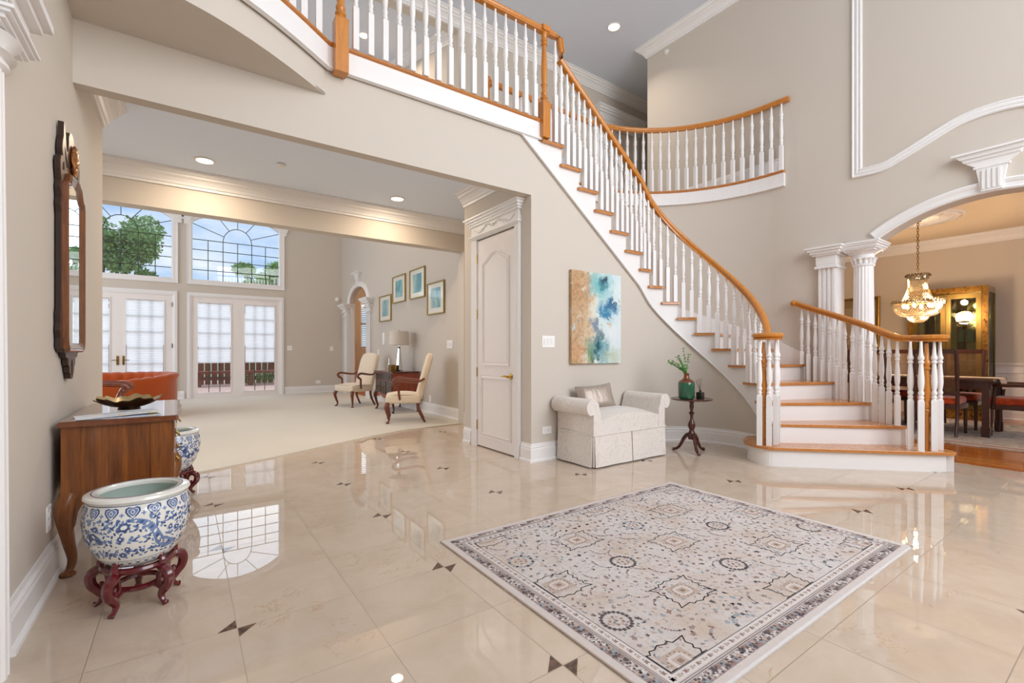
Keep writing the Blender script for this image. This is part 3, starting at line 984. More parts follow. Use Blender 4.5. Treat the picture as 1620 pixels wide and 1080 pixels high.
def newel(parent, x_, y_, z0, z1, zb, w=.045, cap=True):
    """square base from z0 to zb, turned shaft up to z1"""
    m = MB(); m.box(x_ - w, x_ + w, y_ - w, y_ + w, z0, zb - .02)
    m.add([(x_ - w, y_ - w, zb - .02), (x_ + w, y_ - w, zb - .02), (x_ + w, y_ + w, zb - .02), (x_ - w, y_ + w, zb - .02)] + [(x_ + a * w * .7, y_ + b * w * .7, zb) for a, b in ((-1, -1), (1, -1), (1, 1), (-1, 1))], [(0, 1, 5, 4), (1, 2, 6, 5), (2, 3, 7, 6), (3, 0, 4, 7)])
    h = z1 - zb
    pr = [(.031, 0), (.027, .02), (.038, .04), (.038, .055), (.026, .075), (.031, .09), (.034, .12), (.026, .145), (.024, .16), (.028, .2), (.028, .22), (.034, .23), (.034, .245), (.024, .26), (.032, .36), (.033, .48), (.027, .64), (.022, .78), (.022, .8), (.034, .815), (.034, .835), (.023, .855), (.034, .875), (.034, .90), (.024, .915), (.03, .94), (.034, .97), (.034, 1.0)]
    m.lathe([(r * w / .045, zb + q * h) for r, q in pr], (x_, y_, 0), 20)
    o = part('newel_post', m, M['oak'], parent, angle=35)
    return o


FW = Vector((math.cos(YAW), math.sin(YAW), 0)); RT = Vector((math.sin(YAW), -math.cos(YAW), 0))
# inner balustrade
ib = thing('stair_balustrade', 'long curved stair balustrade with orange oak handrail, along the open side of the flight', 'balustrade', (4.70, 2.29, RS))
N1 = Vector((4.70, 2.29, 0)) + RT * -.04
VC = N1 + RT * .04 + FW * .0
rp = [(VC.x + .05, VC.y + .0, 1.285)]
s_ = 2.25
def rz_(s): return RS * s + .865
while s_ < 17.15:
    x_, y_, _, _ = inner(s_, .675 if s_ > 3 else .675); z_ = max(1.29, rz_(s_)) if s_ > 2.6 else 1.285 + max(0, rz_(s_) - 1.285) * .8
    rp.append((x_, y_, z_)); s_ += .15
x_, y_, _, _ = inner(17.15, .675)
rp += [(x_ - .02, y_, rz_(17.2) + .04), (x_ - .035, y_, rz_(17.2) + .09), (x_ - .05, y_, 4.31), (x_ - .07, y_, 4.345), (x_ - .11, y_, 4.36), (2.97, y_, 4.36)]
part('handrail', rail(MB(), rp), M['oak'], ib, angle=50)
vol = MB().lathe([(.125, 1.222), (.132, 1.235), (.12, 1.24), (.14, 1.252), (.143, 1.272), (.13, 1.287), (0, 1.29)], (VC.x, VC.y, 0), 32)
part('volute_cap', vol, M['oak'], ib)
np_ = MB(); np_.lathe([(r * 1.35, RS + z_) for r, z_ in [(.016, 0), (.016, .37)]], (N1.x, N1.y, 0), 8)
np_.lathe([(r * 1.8, RS + .36 + z_ * 1.2) for r, z_ in BP], (N1.x, N1.y, 0), 16)
part('newel_post', np_, M['oak'], ib, label='turned oak newel post')
for dx, dy in ((-.056, -.03), (.026, -.05), (.12, 0), (.173, .06)):
    q = N1 + RT * dx + FW * dy; baluster(ib, q.x, q.y, RS, 1.225 - RS, rz=R(20), k=1.05)
for i in range(2, 18):
    for f in ((.3, .8) if i < 12 else (.13, .46, .80)):
        s_ = i + f
        if s_ > 17.5 and f > .7: continue
        x_, y_, nx, ny = inner(s_, .675)
        top = rz_(s_) - .052
        if s_ > 17.1: top = 4.10 if s_ < 17.3 else 4.27
        baluster(ib, x_, y_, i * RS, max(.7, top - i * RS), rz=math.atan2(ny, nx))

# landing balustrade
lb = thing('landing_balustrade', 'straight landing balustrade of white balusters between two oak newel posts', 'balustrade', (.95, 3.62, ZU))
newel(lb, 2.955, 3.63, 3.245, 4.31, 3.62)
part('newel_post', MB().box(2.955 - .045, 2.955 + .045, 3.585, 3.675, 4.31, 4.365), M['oak'], lb)
newel(lb, .965, 3.615, 3.20, 4.31, 3.62, .048)
rl = [(2.93, 3.63, 4.36), (2.2, 3.63, 4.36), (1.5, 3.63, 4.36), (.97, 3.62, 4.36)]
bwp = [p for p in bowpath(-.03) if p[0] < .8][::-1]
part('handrail', rail(rail(MB(), rl), [(.97, 3.62, 4.36)] + [(p[0], p[1], 4.36) for p in bwp]), M['oak'], lb, angle=50)
for k in range(16):
    baluster(lb, .965 + (k + 1) * (2.955 - .965) / 17, 3.63, ZU, 4.305 - ZU)
acc = 0
prev = Vector((.93, 3.62))
for p in smoothpath([(.93, 3.62)] + bwp[::3], 12):
    q = Vector(p); acc += (q - prev).length; prev = q
    if acc > .112:
        acc = 0; baluster(lb, q.x, q.y, ZU, 4.305 - ZU)

# balcony balustrade
bb = thing('balcony_balustrade', 'curved upper balcony balustrade seen high above the stairs, with oak handrail', 'balustrade', (6.2, 2.9, ZU))
bpth = [(6.27, 2.79, 4.35), (6.255, 2.95, 4.35)] + [(p[0], p[1], 4.35) for p in arc2(CX, CY, 1.735, 0, 90, 30)[1:]] + [(3.6, CY + 1.735, 4.35), (2.97, CY + 1.735, 4.35)]
part('handrail', rail(MB(), bpth), M['oak'], bb, angle=50)
tot = 0; pts = [Vector(p) for p in bpth]; step = .121; nxt = .09; pos_ = 0
for a, b in zip(pts[:-1], pts[1:]):
    L = (b - a).length
    while nxt <= pos_ + L:
        q = a.lerp(b, (nxt - pos_) / L); baluster(bb, q.x, q.y, ZU, 4.295 - ZU); nxt += step
    pos_ += L
newel(bb, 2.95, CY + 1.735, ZU, 4.37, 3.72)

# lower outer balustrade
ob = thing('lower_balustrade', 'short sloping balustrade with oak handrail on the dining room side of the lowest steps', 'balustrade', (5.65, 1.31, RS))
N2 = Vector((5.65, 1.31, 0))
def orz(s): return 1.255 + max(0, s - 2.0) * .150
orp = []
s_ = 5.25
def oin(s):
    q = Vector(outer(s)); q2 = Vector(outer(s + .05)); d = (q2 - q).normalized(); nrm = Vector((-d.y, d.x))
    return q + nrm * .055
while s_ > 2.0:
    q = oin(s_); orp.append((q.x, q.y, orz(s_))); s_ -= .15
orp += [(5.695, 1.43, 1.262), (5.69, 1.36, 1.262), (5.69, 1.28, 1.262)]
part('handrail', rail(MB(), orp), M['oak'], ob, angle=50)
q = N2 + RT * .045
part('volute_cap', MB().lathe([(.11, 1.198), (.117, 1.21), (.105, 1.215), (.124, 1.227), (.127, 1.247), (.115, 1.262), (0, 1.265)], (q.x, q.y, 0), 32), M['oak'], ob)
q0 = Vector(orp[0])
part('rail_end', MB().ball((q0.x + .005, q0.y + .01, q0.z - .03), .045, 1.0, 1.0, .9), M['oak'], ob)
np_ = MB(); np_.lathe([(r * 1.35, RS + z_) for r, z_ in [(.016, 0), (.016, .35)]], (N2.x, N2.y, 0), 8)
np_.lathe([(r * 1.8, RS + .34 + z_ * 1.21) for r, z_ in BP], (N2.x, N2.y, 0), 16)
part('newel_post', np_, M['oak'], ob, label='turned oak newel post')
for dx, dy in ((-.125, .03), (-.10, -.055), (.03, -.045), (.148, .025)):
    q = N2 + RT * dx + FW * dy; baluster(ob, q.x, q.y, RS, 1.2 - RS, rz=R(20), k=1.05)
for k in range(14):
    s_ = 2.14 + k * .222
    q = oin(s_); z0 = int(s_) * RS
    baluster(ob, q.x, q.y, z0, orz(s_) - .055 - z0, rz=R(30))


# ------------------------------------------------------------------ closet door (part of the setting)
dx = 2.83
d1 = MB().box(dx + .0, dx + .045, 3.95, 4.72, .012, 2.405)
struct('door_1', d1, M['door'])
D1 = bpy.data.objects['door_1']
fm = lambda a, b, h_: (dx - h_, a, b)
PAN = [(0, -.002), (0, .012), (-.012, .012), (-.03, .0), (-.04, .006), (-.04, -.002)]
def arch_top(y0, y1, z0, zs, zt):
    pts = [(y0, z0), (y1, z0), (y1, zs)]
    for k in range(1, 12):
        u = k / 12; yy = y1 + (y0 - y1) * u
        pts.append((yy, zs + (zt - zs) * (.5 - .5 * math.cos(2 * PI * u)) ** .8))
    pts.append((y0, zs)); return pts
pn = MB()
band(pn, arch_top(4.06, 4.61, .95, 2.13, 2.24), [(-a, b) for a, b in PAN], fm, True)
band(pn, [(4.06, .17), (4.61, .17), (4.61, .80), (4.06, .80)], PAN, fm, True)
part('panel_moulding', pn, M['door'], D1)
for zz in (2.2, 1.55, .87, .25):
    h_ = MB().box(dx - .006, dx + .002, 4.725, 4.75, zz - .05, zz + .05).lathe([(.009, zz - .055), (.009, zz + .055)], (dx - .008, 4.725, 0), 8)
    part('hinge', h_, M['brass'], D1)
hd = MB().lathe([(.033, 0), (.033, .004), (.025, .01), (.012, .014), (.012, .05)], (0, 0, 0), 20)
hd.xf(Matrix.Translation((dx, 4.03, .84)) @ Matrix.Rotation(R(-90), 4, 'Y'))
hd.tube([(dx - .05, 4.03, .84), (dx - .056, 4.07, .845), (dx - .055, 4.11, .842), (dx - .05, 4.15, .835)], [.011, .010, .008, .007], 8)
part('handle', hd, M['brass'], D1)
part('strike_plate', MB().box(dx - .004, dx + .002, 3.95, 3.965, .79, .89), M['brass'], D1)
cs = MB()
CAS = [(0, 0), (0, .016), (.02, .022), (.05, .018), (.07, .026), (.095, .03), (.1, 0)]
band(cs, [(3.95, 0), (3.95, 2.42), (4.72, 2.42), (4.72, 0)], [(a, b) for a, b in CAS], fm)
cs.box(dx - .03, dx, 3.86, 4.81, 2.42 + .05, 2.60)
for a, b, e in [(2.43, 2.445, .02), (2.445, 2.46, .035), (2.575, 2.60, .03), (2.60, 2.625, .045), (2.625, 2.65, .065), (2.65, 2.665, .085)]:
    cs.box(dx - .02 - e, dx, 3.87 - e, 4.80 + e, a, b)
# carved swag on the frieze
for sgn in (1, -1):
    pth = [(dx - .034, 4.335 + sgn * (.02 + .4 * u), 2.52 + .03 * math.sin(u * PI * 2.2)) for u in [i / 20 for i in range(21)]]
    cs.tube(pth, [.008 * (1 - .6 * abs(2 * i / 20 - 1)) for i in range(21)], 6)
    for k in range(5):
        cs.ball((dx - .033, 4.335 + sgn * (.05 + k * .05), 2.525 + .018 * math.sin(k * 1.4)), .012, .6, 1.3, .9, 8, 5)
cs.ball((dx - .034, 4.335, 2.52), .022, .5, 1, 1)
struct('trim_24', cs, M['white'])

# ------------------------------------------------------------------ living room doors and windows
Y0 = 13.27
glass = M['glass']
LEAD = simple('dark_leading', '3c4238', .5)
def xz(a, b, h_): return (a, Y0 - h_, b)


def win_unit(idx, x0, x1, door_glass, shade_z, handles):
    # upper window
    a, b = x0 + .11, x1 - .11
    w_ = MB()
    top = segtop(a, b, 4.19, 4.47)
    outl = [(a, 2.82), (b, 2.82)] + top[::-1]
    FR = [(.0, -.1), (.0, .02), (-.03, .03), (-.08, .03), (-.12, .04), (-.125, -.1)]
    band(w_, outl, FR, xz, True)
    o = struct('window_%d' % idx, w_, M['white'])
    m_ = MB(); th = .008; yv = Y0 + .05
    c = (a + b) / 2; rr = .3; spz = 3.78
    def topz(x): 
        u = (x - a) / (b - a); return 4.19 + (4.47 - 4.19) * max(0, math.sin(PI * min(1, max(0, u)))) ** .8
    for k in range(1, 6):
        x_ = a + (b - a) * k / 6
        zt_ = spz if k in (1, 3, 5) else spz
        m_.box(x_ - th, x_ + th, yv - .006, yv + .006, 2.82, zt_)
    for k in range(1, 5):
        z_ = 2.82 + (spz - 2.82) * k / 4
        m_.box(a, b, yv - .006, yv + .006, z_ - th, z_ + th)
    rr = (b - a) / 6
    m_.tube([(c + rr * math.cos(PI * i / 16), yv, spz + 1.15 * rr * math.sin(PI * i / 16)) for i in range(17)], .009, 6)
    for ang in (22, 55, 90, 125, 158):
        ca, sa = math.cos(R(ang)), math.sin(R(ang)); t_ = rr
        while True:
            t_ += .02; xx, zz = c + t_ * ca, spz + t_ * sa
            if xx > b or xx < a or zz > topz(xx): break
        m_.tube([(c + rr * ca, yv, spz + 1.15 * rr * sa), (xx, yv, zz)], .008, 6)
    part('glazing_bars', m_, LEAD, o)
    part('pane', MB().extr([(p[0], yv + .01, p[1]) for p in outl], (0, .006, 0)), glass, o)
    # doors
    f = MB(); dz = 2.45
    band(f, [(x0 + .0, .014), (x0, dz + .05), (x1, dz + .05), (x1, .014)], [(0, -.08), (0, .02), (.03, .035), (.08, .03), (.1, .0), (.1, -.08)][::-1] and [(.0, 0), (.0, .03), (-.05, .035), (-.09, .02), (-.1, -.1), (0, -.1)], xz)
    f.box(x0, x1, Y0 - .02, Y0 + .1, dz - .02, dz + .06)
    o = struct('door_%d' % (idx + 1), f, M['white'])
    mid = (x0 + x1) / 2
    for li, (la, lb) in enumerate([(x0 + .09, mid), (mid, x1 - .09)]):
        g0, g1 = door_glass[li]
        l = MB(); ya, yb = Y0 + .005, Y0 + .05
        l.box(la, g0, ya, yb, .02, dz).box(g1, lb, ya, yb, .02, dz).box(g0, g1, ya, yb, .02, .14).box(g0, g1, ya, yb, 2.28, dz)
        band(l, [(g0, .14), (g1, .14), (g1, 2.28), (g0, 2.28)], [(0, -.01), (0, .012), (-.02, .012), (-.025, -.01)], lambda a, b, h_: (a, ya - h_, b), True)
        lf = part('door_leaf', l, M['door'], o)
        part('pane', MB().box(g0, g1, Y0 + .03, Y0 + .035, .14, 2.28), glass, lf)
        br = MB()
        for k in (1, 2): br.box(g0 + (g1 - g0) * k / 3 - .008, g0 + (g1 - g0) * k / 3 + .008, Y0 + .036, Y0 + .05, .14, 2.28)
        for k in range(1, 6): br.box(g0, g1, Y0 + .036, Y0 + .05, .14 + k * .357 - .008, .14 + k * .357 + .008)
        part('glazing_bars', br, LEAD, lf)
        # pleated shade
        sh = MB(); n = int((2.28 - shade_z) / .05)
        pts = []
        for k in range(2 * n + 1):
            pts.append((k % 2 * .004, 2.28 - k * (2.28 - shade_z) / (2 * n)))
        vs = [(g0 + .01, Y0 + .003 + p[0], p[1]) for p in pts] + [(g1 - .01, Y0 + .003 + p[0], p[1]) for p in pts]
        N = len(pts); sh.add(vs, [(i, i + 1, N + i + 1, N + i) for i in range(N - 1)])
        sh.box(g0 + .01, g1 - .01, Y0, Y0 + .02, shade_z - .02, shade_z)
        part('shade', sh, M['pleat'], lf, fix=False)
        if handles:
            hx = lb - .05 if li == 0 else la + .05
            h2 = MB().rbox(hx - .022, hx + .022, Y0 - .012, Y0 + .005, .82, 1.02, .006).tube([(hx, Y0 - .01, .93), (hx, Y0 - .05, .93), (hx + (-.1 if li == 0 else .1), Y0 - .05, .925)], .008, 8)
            part('handle', h2, M['obrass'], lf)
    if handles:
        for zz in (.45, 1.25, 2.2):
            part('hinge', MB().box(x1 - .105, x1 - .085, Y0 - .03, Y0 + .01, zz - .05, zz + .05), M['silver'], o)


m = bpy.data.materials.new('pleated_shade'); m.use_nodes = True; t = NT(m.node_tree)
df = t.node('ShaderNodeBsdfDiffuse'); df.inputs[0].default_value = lin('f6f6f5')
tl = t.node('ShaderNodeBsdfTranslucent'); tl.inputs[0].default_value = lin('fbfcfd')
mx = t.node('ShaderNodeMixShader'); mx.inputs[0].default_value = .88
t.l.new(df.outputs[0], mx.inputs[1]); t.l.new(tl.outputs[0], mx.inputs[2]); t.out(mx.outputs[0]); M['pleat'] = m
win_unit(1, UN[0][0], UN[0][1], [(-2.0, -1.33), (-1.05, -.38)], .14, True)
win_unit(2, UN[1][0], UN[1][1], [(.26, .93), (1.23, 1.9)], .86, False)
# small cornice brackets beside the window heads
br = MB()
for xc in (UN[0][1] + .02, UN[1][0] - .0, UN[1][1] + .0):
    for a, b, e in [(4.1, 4.2, .0), (4.2, 4.25, .02), (4.25, 4.3, .04), (4.3, 4.33, .07)]:
        br.box(xc - .06 - e, xc + .06 + e, Y0 - .04 - e, Y0, a, b)
struct('trim_25', br, M['white'])
# hallway window
hw = MB()
for k in range(3): hw.box(4.5, 5.2, 14.6, 14.66, 1.2 + k * .77, 1.24 + k * .77)
hw.box(4.5, 4.54, 14.6, 14.66, 1.2, 2.78).box(5.16, 5.2, 14.6, 14.66, 1.2, 2.78)
struct('window_3', hw, M['white'])
bpy.data.objects['window_3']['kind'] = 'structure'
sl = MB()
for k in range(26): sl.box(4.54, 5.16, 14.62, 14.63, 1.26 + k * .058, 1.26 + k * .058 + .022)
part('blind_slats', sl, simple('teal_blind', '6f8f93', .6), bpy.data.objects['window_3'])
part('pane', MB().box(4.54, 5.16, 14.65, 14.655, 1.24, 2.75), glass, bpy.data.objects['window_3'])
# upper hall door
ud = MB().box(6.55, 7.35, 6.28, 6.32, ZU, 5.42); struct('door_4', ud, M['door'])
pn = MB(); f2 = lambda a, b, h_: (a, 6.28 - h_, b)
band(pn, [(6.65, ZU + .2), (7.25, ZU + .2), (7.25, ZU + .8), (6.65, ZU + .8)], PAN, f2, True)
band(pn, [(6.65, ZU + .95), (7.25, ZU + .95), (7.25, 5.3), (6.65, 5.3)], PAN, f2, True)
part('panel_moulding', pn, M['door'], bpy.data.objects['door_4'])

# ------------------------------------------------------------------ recessed lights
GLOW = simple('lamp_lens', 'fff4e0', .5, emit='fff0d8', es=9)
def downlight(x_, y_, z_, label, power, color, spread=130, tilt=None, r=.075):
    o = thing('recessed_light', label, 'ceiling light', (x_, y_, z_), 0)
    part('trim_ring', MB().lathe([(r, -.001), (r + .022, -.003), (r + .02, -.008), (r, -.010), (r - .004, .0), (r - .004, -.001)], (x_, y_, z_), 28), M['white'], o)
    part('lens', MB().lathe([(0, -.0045), (r - .004, -.0045), (r - .004, -.002), (0, -.002)], (x_, y_, z_), 24), GLOW, o)
    d = bpy.data.lights.new('bulb', 'AREA'); d.shape = 'DISK'; d.size = r * 1.8; d.energy = power; d.color = color; d.spread = R(spread)
    l = bpy.data.objects.new('bulb', d); COL.objects.link(l); l.parent = o; l.location = (0, 0, -.012)
    return o
WARM = (1, .8, .58)
downlight(.17, 5.66, 3.05, 'left recessed downlight in the lowered ceiling before the living room', 15, WARM, 178)
downlight(2.21, 5.66, 3.05, 'recessed downlight in the lowered ceiling near the white closet door', 15, WARM, 178)
downlight(5.45, 4.98, ZC, 'bright recessed downlight in the high foyer ceiling above the curved balcony', 14, (1, .88, .74), 120, r=.085)
downlight(2.63, 8.33, 6.775, 'recessed downlight in the living room vault, seen between balusters of the landing', 60, (1, .8, .6), 150)
single('smoke_detector', MB().lathe([(.045, -.004), (.05, -.012), (.042, -.022), (0, -.024)], (.82, 5.32, 3.05), 20), M['white'], 'small round white detector in the lowered ceiling between the two downlights', 'smoke detector')
sp = MB().lathe([(.04, 0), (.04, .004), (.012, .008), (.01, .03), (.018, .032), (.018, .036)], (0, 0, 0), 16)
sp.xf(Matrix.Translation((6.3, 4.64, 5.9)) @ Matrix.Rotation(R(-90), 4, 'Y'))
single('fire_sprinkler', sp, M['white'], 'small white sprinkler head high on the wall under the foyer cornice', 'sprinkler')


# ------------------------------------------------------------------ switches and outlets
def plate(name, face, c, w_, h_, label, cat, kind, group=None):
    """face: (axis, sign) of the room side normal"""
    ax, sg = face
    def bx(mb, u0, u1, v0, v1, t0, t1):
        if ax == 'y': mb.box(c[0] + u0, c[0] + u1, c[1] + sg * t0, c[1] + sg * t1, c[2] + v0, c[2] + v1)
        else: mb.box(c[0] + sg * t0, c[0] + sg * t1, c[1] + u0, c[1] + u1, c[2] + v0, c[2] + v1)
        return mb
    o = thing(name, label, cat, c, 0, group)
    part('cover_plate', bx(MB(), -w_ / 2, w_ / 2, -h_ / 2, h_ / 2, 0, .006), M['plastic'], o)
    if kind == 'switch':
        n = max(1, int(round(w_ / .055)))
        for k in range(n):
            u = (k - (n - 1) / 2) * .046
            part('rocker', bx(MB(), u - .016, u + .016, -.033, .033, .006, .010), M['white'], o)
    elif kind == 'outlet':
        for s in (-1, 1):
            part('socket', bx(MB(), -.017, .017, s * .021 - .014, s * .021 + .014, .006, .009), M['white'], o)
    elif kind == 'houtlet':
        for s in (-1, 1):
            part('socket', bx(MB(), s * .021 - .014, s * .021 + .014, -.017, .017, .006, .009), M['white'], o)
    return o
plate('light_switch', ('y', -1), (3.05, 3.68, 1.21), .165, .118, 'white triple rocker switch plate on the wall left of the canvas painting', 'light switch', 'switch')
plate('wall_outlet', ('y', -1), (3.03, 3.68, .305), .118, .075, 'white outlet on the wall just left of the cream bench', 'outlet', 'houtlet')
plate('wall_outlet', ('x', 1), (-.53, 3.08, .31), .075, .118, 'white outlet low on the left wall behind the leg of the walnut chest', 'outlet', 'outlet')
plate('light_switch', ('x', -1), (3.58, 6.85, 1.23), .2, .13, 'white switch plate on the living room wall right of the framed prints', 'light switch', 'switch')
plate('wall_outlet', ('x', -1), (3.58, 7.6, .27), .075, .118, 'white outlet low on the living room wall behind the nearer armchair', 'outlet', 'outlet')
plate('light_switch', ('y', -1), (2.25, 13.27, 1.21), .12, .12, 'white switch on the far wall beside the second pair of glass doors', 'light switch', 'switch')
plate('light_switch', ('y', -1), (3.3, 13.27, 1.2), .09, .12, 'white switch on the far wall near the living room corner', 'light switch', 'switch')
plate('wall_outlet', ('y', -1), (2.95, 13.27, .3), .12, .08, 'white outlet low on the far living room wall', 'outlet', 'houtlet')
plate('thermostat', ('x', -1), (3.58, 9.97, 1.40), .14, .26, 'cream alarm keypad on the wall between the small arch and the table lamp', 'keypad', 'none')
plate('thermostat', ('x', -1), (3.58, 10.3, 1.1), .08, .12, 'small white dimmer plate beside the small arch, below the keypad', 'dimmer', 'none')
sc = MB().lathe([(.05, 0), (.06, .02), (.05, .05), (0, .07)], (0, 0, 0), 16); sc.xf(Matrix.Translation((3.45, 13.27, 2.55)) @ Matrix.Rotation(R(90), 4, 'X'))
single('alarm_sensor', sc, M['plastic'], 'small round white sensor high in the far living room corner', 'sensor')


# ------------------------------------------------------------------ rug (pattern lies in the pile as thin inlays)
RX0, RX1, RY0, RY1 = 1.21, 3.345, .835, 2.436
rc = {k: simple('rug_' + k, v, .95, spec=.1, var=.08, vs=40, bump=.3, bs=700) for k, v in dict(base='d2c5bd', dark='55504c', pale='d6cfcb', mauve='9b8a89', brown='978076', char='5f5859', blue='9ba3a8', tan='bba99c', edge='cfc5c0', white='dbd8d6').items()}
RK = list(rc)
m = bpy.data.materials.new('rug_ground'); m.use_nodes = True; t = NT(m.node_tree); p = t.pos()
cc = t.ramp(t.noise(p, 3.2, 5, .6), [(.33, 'c3b2a3'), (.48, 'c9bfb9'), (.65, 'cdc7c4')])
cc = t.mix(t.math('MULTIPLY', t.math('GREATER_THAN', t.noise(p, 55, 4, .7), .56), .35), cc, 'a8958d')
t.out(t.bsdf(cc, .95, 0, .1, t.bump(t.noise(p, 700, 2), .4, .003), sheen=.2)); rc['base'] = m
rg = MB(); rg.box(RX0, RX1, RY0, RY1, .001, .008)
rnd = random.Random(3)
def inlay(pts, col, z=.0084):
    rg.cur = RK.index(col); rg.add([(a, b, z) for a, b in pts], [list(range(len(pts)))]); rg.cur = 0
def rect(a0, a1, b0, b1, col, z=.0084): inlay([(a0, b0), (a1, b0), (a1, b1), (a0, b1)], col, z)
def blob(cx, cy, r, col, n=7, jag=.35, z=.0086, st=1.0, rot=0):
    pts = []
    for k in range(n * 2):
        a = 2 * PI * k / (n * 2); q = r * (1 if k % 2 else 1 - jag) * rnd.uniform(.85, 1.15)
        u, v = q * math.cos(a) * st, q * math.sin(a)
        pts.append((cx + u * math.cos(rot) - v * math.sin(rot), cy + u * math.sin(rot) + v * math.cos(rot)))
    inlay(pts, col, z)
def line(pts, w_, col, z=.0087, closed=False):
    rg.cur = RK.index(col)
    n = len(pts)
    band(rg, pts, [(-w_ / 2, z), (w_ / 2, z)], lambda a, b, h_: (a, b, h_), closed)
    rg.cur = 0
# ends and borders: rings from the outside in
def ring(o0, o1, col, z):
    ox0, ox1, oy0, oy1 = RX0 + o0, RX1 - o0, RY0 + o0, RY1 - o0
    ix0, ix1, iy0, iy1 = RX0 + o1, RX1 - o1, RY0 + o1, RY1 - o1
    rect(ox0, ox1, oy0, iy0, col, z); rect(ox0, ox1, iy1, oy1, col, z); rect(ox0, ix0, iy0, iy1, col, z); rect(ix1, ox1, iy0, iy1, col, z)
ring(0, .006, 'tan', .0083); ring(.006, .04, 'edge', .0083); ring(.04, .085, 'mauve', .0083); ring(.089, .092, 'char', .0083)
ring(.097, .101, 'mauve', .0083); ring(.105, .139, 'pale', .0083); ring(.140, .143, 'char', .0083)
rect(RX0, RX1, RY0, RY0 + .012, 'white', .0085); rect(RX1 - .010, RX1, RY0, RY1, 'white', .0085)
def along(off, step, fn):
    x_ = RX0 + off
    while x_ < RX1 - off: fn(x_, RY0 + off, 0); fn(x_, RY1 - off, 0); x_ += step
    y_ = RY0 + off
    while y_ < RY1 - off: fn(RX0 + off, y_, 1); fn(RX1 - off, y_, 1); y_ += step
k_ = [0]
def bord1(x_, y_, v):
    k_[0] += 1; c = ['edge', 'tan', 'char', 'pale', 'brown', 'edge', 'blue'][k_[0] % 7]
    blob(x_, y_, rnd.uniform(.011, .017), c, 5, .5, st=1.3, rot=rnd.uniform(0, 3))
    if k_[0] % 2: blob(x_ + rnd.uniform(-.01, .01), y_ + rnd.uniform(-.008, .008), .007, 'char', 4, .3, .0088)
along(.054, .026, bord1); along(.072, .026, bord1)
def bord2(x_, y_, v):
    k_[0] += 1; blob(x_, y_, .013, ['mauve', 'brown', 'char', 'tan'][k_[0] % 4], 4, .5)
    blob(x_ + (.014 if not v else 0), y_ + (.014 if v else 0), .006, 'mauve', 3, .4)
along(.122, .036, bord2)
fx0, fx1, fy0, fy1 = RX0 + .146, RX1 - .146, RY0 + .146, RY1 - .146
def clipfield(pts): return [(min(fx1, max(fx0, a)), min(fy1, max(fy0, b))) for a, b in pts]
def inside(a, b, m_=0): return fx0 + m_ < a < fx1 - m_ and fy0 + m_ < b < fy1 - m_
def medallion(cx, cy):
    # stepped cartouche outline with a lozenge of warm squares
    base_ = [(.0, .098), (.028, .086), (.05, .092), (.062, .076), (.125, .082), (.102, .052), (.112, .03), (.098, .016), (.112, .0)]
    q = base_ + [(a, -b) for a, b in base_[::-1][1:]]
    o_ = [(a, b) for a, b in q] + [(-a, b) for a, b in q[::-1]][1:-1]
    pts = clipfield([(cx + a * 1.05, cy + b * 1.05) for a, b in o_])
    line(pts, .004, 'dark', .0089, True)
    if inside(cx, cy, -.06):
        for r_, c in ((.062, 'tan'), (.042, 'edge'), (.026, 'tan'), (.012, 'brown')):
            inlay(clipfield([(cx - r_, cy - r_ * .85), (cx + r_, cy - r_ * .85), (cx + r_, cy + r_ * .85), (cx - r_, cy + r_ * .85)]), c, .0089 + (.062 - r_) * .003)
        for k in range(16):
            a = 2 * PI * k / 16
            if inside(cx + .052 * math.cos(a), cy + .045 * math.sin(a), .008): blob(cx + .052 * math.cos(a), cy + .045 * math.sin(a), .006, 'brown', 3, .4, .0092)
def rosette(cx, cy, r=.062, c='blue'):
    for k in range(20):
        a = 2 * PI * k / 20
        if inside(cx + r * math.cos(a), cy + r * math.sin(a), .01): blob(cx + r * math.cos(a), cy + r * math.sin(a), .0115, c if k % 3 else 'char', 4, .3)
    for k in range(9):
        a = 2 * PI * k / 9
        if inside(cx, cy, .03): blob(cx + .028 * math.cos(a), cy + .028 * math.sin(a), .009, 'tan' if k % 2 else 'brown', 4, .3)
    if inside(cx, cy, .02): blob(cx, cy, .01, 'brown', 4)
cols_ = [1.437, 1.868, 2.314, 2.745, 3.18]
for i, cx in enumerate(cols_):
    for j in range(3):
        cy = (1.0 + .655 * j) if i % 2 == 0 else (1.29 + .70 * j - (0 if i % 2 else 0))
        if cy < fy1 + .08: medallion(cx, cy)
    for j in range(3):
        cy = (1.30 + .655 * j) if i % 2 == 0 else (.98 + .665 * j)
        if inside(cx, cy, -.03): rosette(cx, cy, c='blue' if (i + j) % 2 else 'char')
def leafspray(cx, cy, rot, c):
    for k in range(9):
        u = (k - 4) * .0105; w_ = .016 * (1 - (u / .045) ** 2)
        a = cx + u * math.cos(rot) - w_ * math.sin(rot); b = cy + u * math.sin(rot) + w_ * math.cos(rot)
        if inside(a, b, .012): blob(a, b, rnd.uniform(.004, .0075), rnd.choice([c, 'char', 'mauve']), 4, .4, .0087, 1.3, rot + 1.2)
used = []
